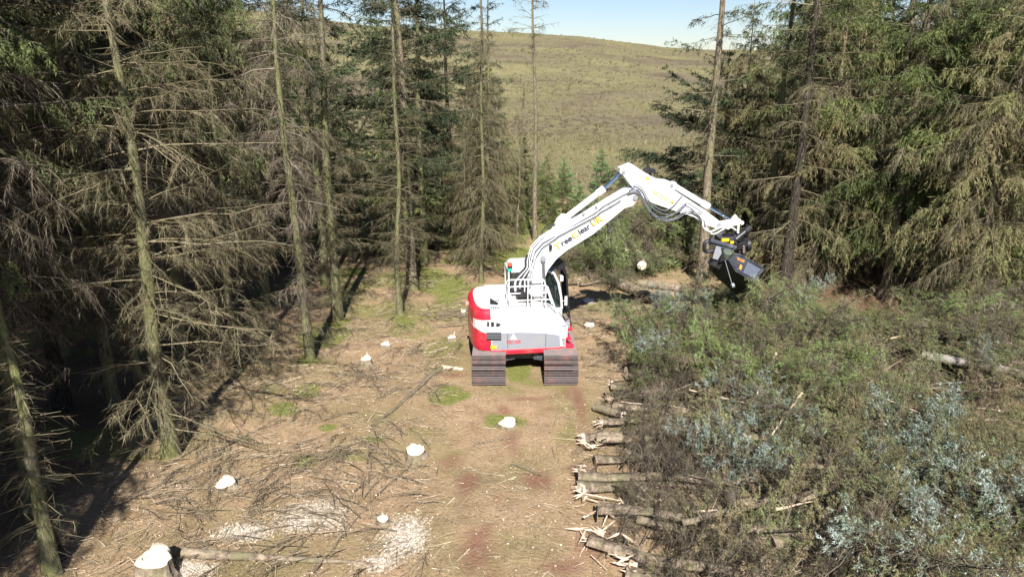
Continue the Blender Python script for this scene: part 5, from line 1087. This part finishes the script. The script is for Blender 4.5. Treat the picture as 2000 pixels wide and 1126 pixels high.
part('coupler_hook', lambda bm: tube(bm, [L(1390, 469, -.2), L(1378, 473, -.2), L(1375, 483, -.2), L(1379, 491, -.2), L(1392, 489, -.2)], .055, 8, sm=True), BLK, tr)
part('yellow_valve', lambda bm: (box(bm, *(lambda p: (p[0] - .11, p[0] + .11, -.33, -.2, p[2] - .04, p[2] + .05))(L(1415, 468, -.25))), box(bm, *(lambda p: (p[0] - .05, p[0] + .05, -.33, -.2, p[2] - .04, p[2] + .03))(L(1428, 472, -.25)))), YEL, tr, bev=.01)
part('rotator_hoses', lambda bm: [tube(bm, [L(1404 + 3 * k, 452, -.2), L(1400 + 2 * k, 460, -.25), L(1412 + 3 * k, 466 + k, -.27), L(1434, 462 + 2 * k, -.25)], .02, 7, sm=True) for k in range(5)], RUB, tr, smooth=True)
part('worn_pins', lambda bm: [disc(bm, L(1452, 481 + 5 * k, -.24), (0, 1, 0), .035, .08, 12) for k in range(3)], simple('bare_metal', (.35, .25, .22), .4, metal=.5), tr)
NP = [(1405, 512), (1423, 506), (1437, 528), (1472, 549), (1480, 547), (1482, 536), (1493, 524), (1446, 498), (1432, 494), (1412, 492)]
FPp = [(1383, 520), (1392, 532), (1404, 546), (1440, 575), (1466, 568), (1478, 552), (1487, 538), (1452, 508), (1430, 500), (1398, 500)]
def bucket(bm):
    a = [bm.verts.new(L(x, y, -.5)) for x, y in NP]; b = [bm.verts.new(L(x, y, .55)) for x, y in FPp]; n = len(a)
    bm.faces.new(a); bm.faces.new(b[::-1])
    for i in range(n): bm.faces.new((a[i], b[i], b[(i + 1) % n], a[(i + 1) % n]))
bk = part('bucket', bucket, BLK)
part('side_plate', lambda bm: prism(bm, pl([(1424, 507), (1438, 527), (1472, 547), (1479, 546), (1481, 536), (1491, 525), (1446, 499), (1433, 496)], -.502), -.53, -.502), SCUF, bk, bev=.006)
part('wear_panel', lambda bm: prism(bm, pl([(1451, 532), (1460, 511), (1484, 525), (1473, 542)], -.532), -.545, -.531), simple('blue_grey_scuffs', (.12, .14, .18), .4, var=.6, scale=18, dirt=(.55, .57, .6), dirt_amt=.9), bk)
part('lip', lambda bm: tube(bm, [L(1433, 495, -.54), L(1447, 498, -.54), L(1463, 507, -.54), L(1493, 525, -.54), L(1482, 536, -.54), L(1480, 547, -.54), L(1472, 549, -.54), L(1437, 529, -.54), L(1423, 507, -.54)], .02, 6), SCUF, bk)
part('bracket_plate', lambda bm: prism(bm, pl([(1391, 504), (1398, 480), (1407, 482), (1409, 494), (1401, 507)], -.4), -.43, -.40), GREY, bk, bev=.005)
part('rotor_cap', lambda bm: (disc(bm, L(1419, 497, -.42), (.1, -.5, 1), .13, .22, 20)), simple('greenish_worn_metal', (.10, .12, .09), .5, var=.5), bk, bev=.01)
part('rock_guard', lambda bm: (prism(bm, pl([(1385, 515), (1398, 500), (1412, 508), (1402, 524)], -.25), -.35, -.1)), BLK, bk)
part('support_rod', lambda bm: (tube(bm, [L(1416, 508, -.56), L(1430, 556, -.56)], .011, 6), disc(bm, L(1431, 557, -.54), (1, 0, .3), .07, .08, 12)), GREY, bk)
text('TECUR', ORG, (1438, 506), (1453, 513), -.532, .09, bk, .03)
part('orange_emblem', lambda bm: prism(bm, pl([(1443, 524), (1446, 515), (1450, 519), (1447, 527)], -.532), -.54, -.533), ORG, bk)
for o in root.children:
    if o.name.split('.')[0] in ('track', 'undercarriage'): o.rotation_euler = (0, 0, 0)
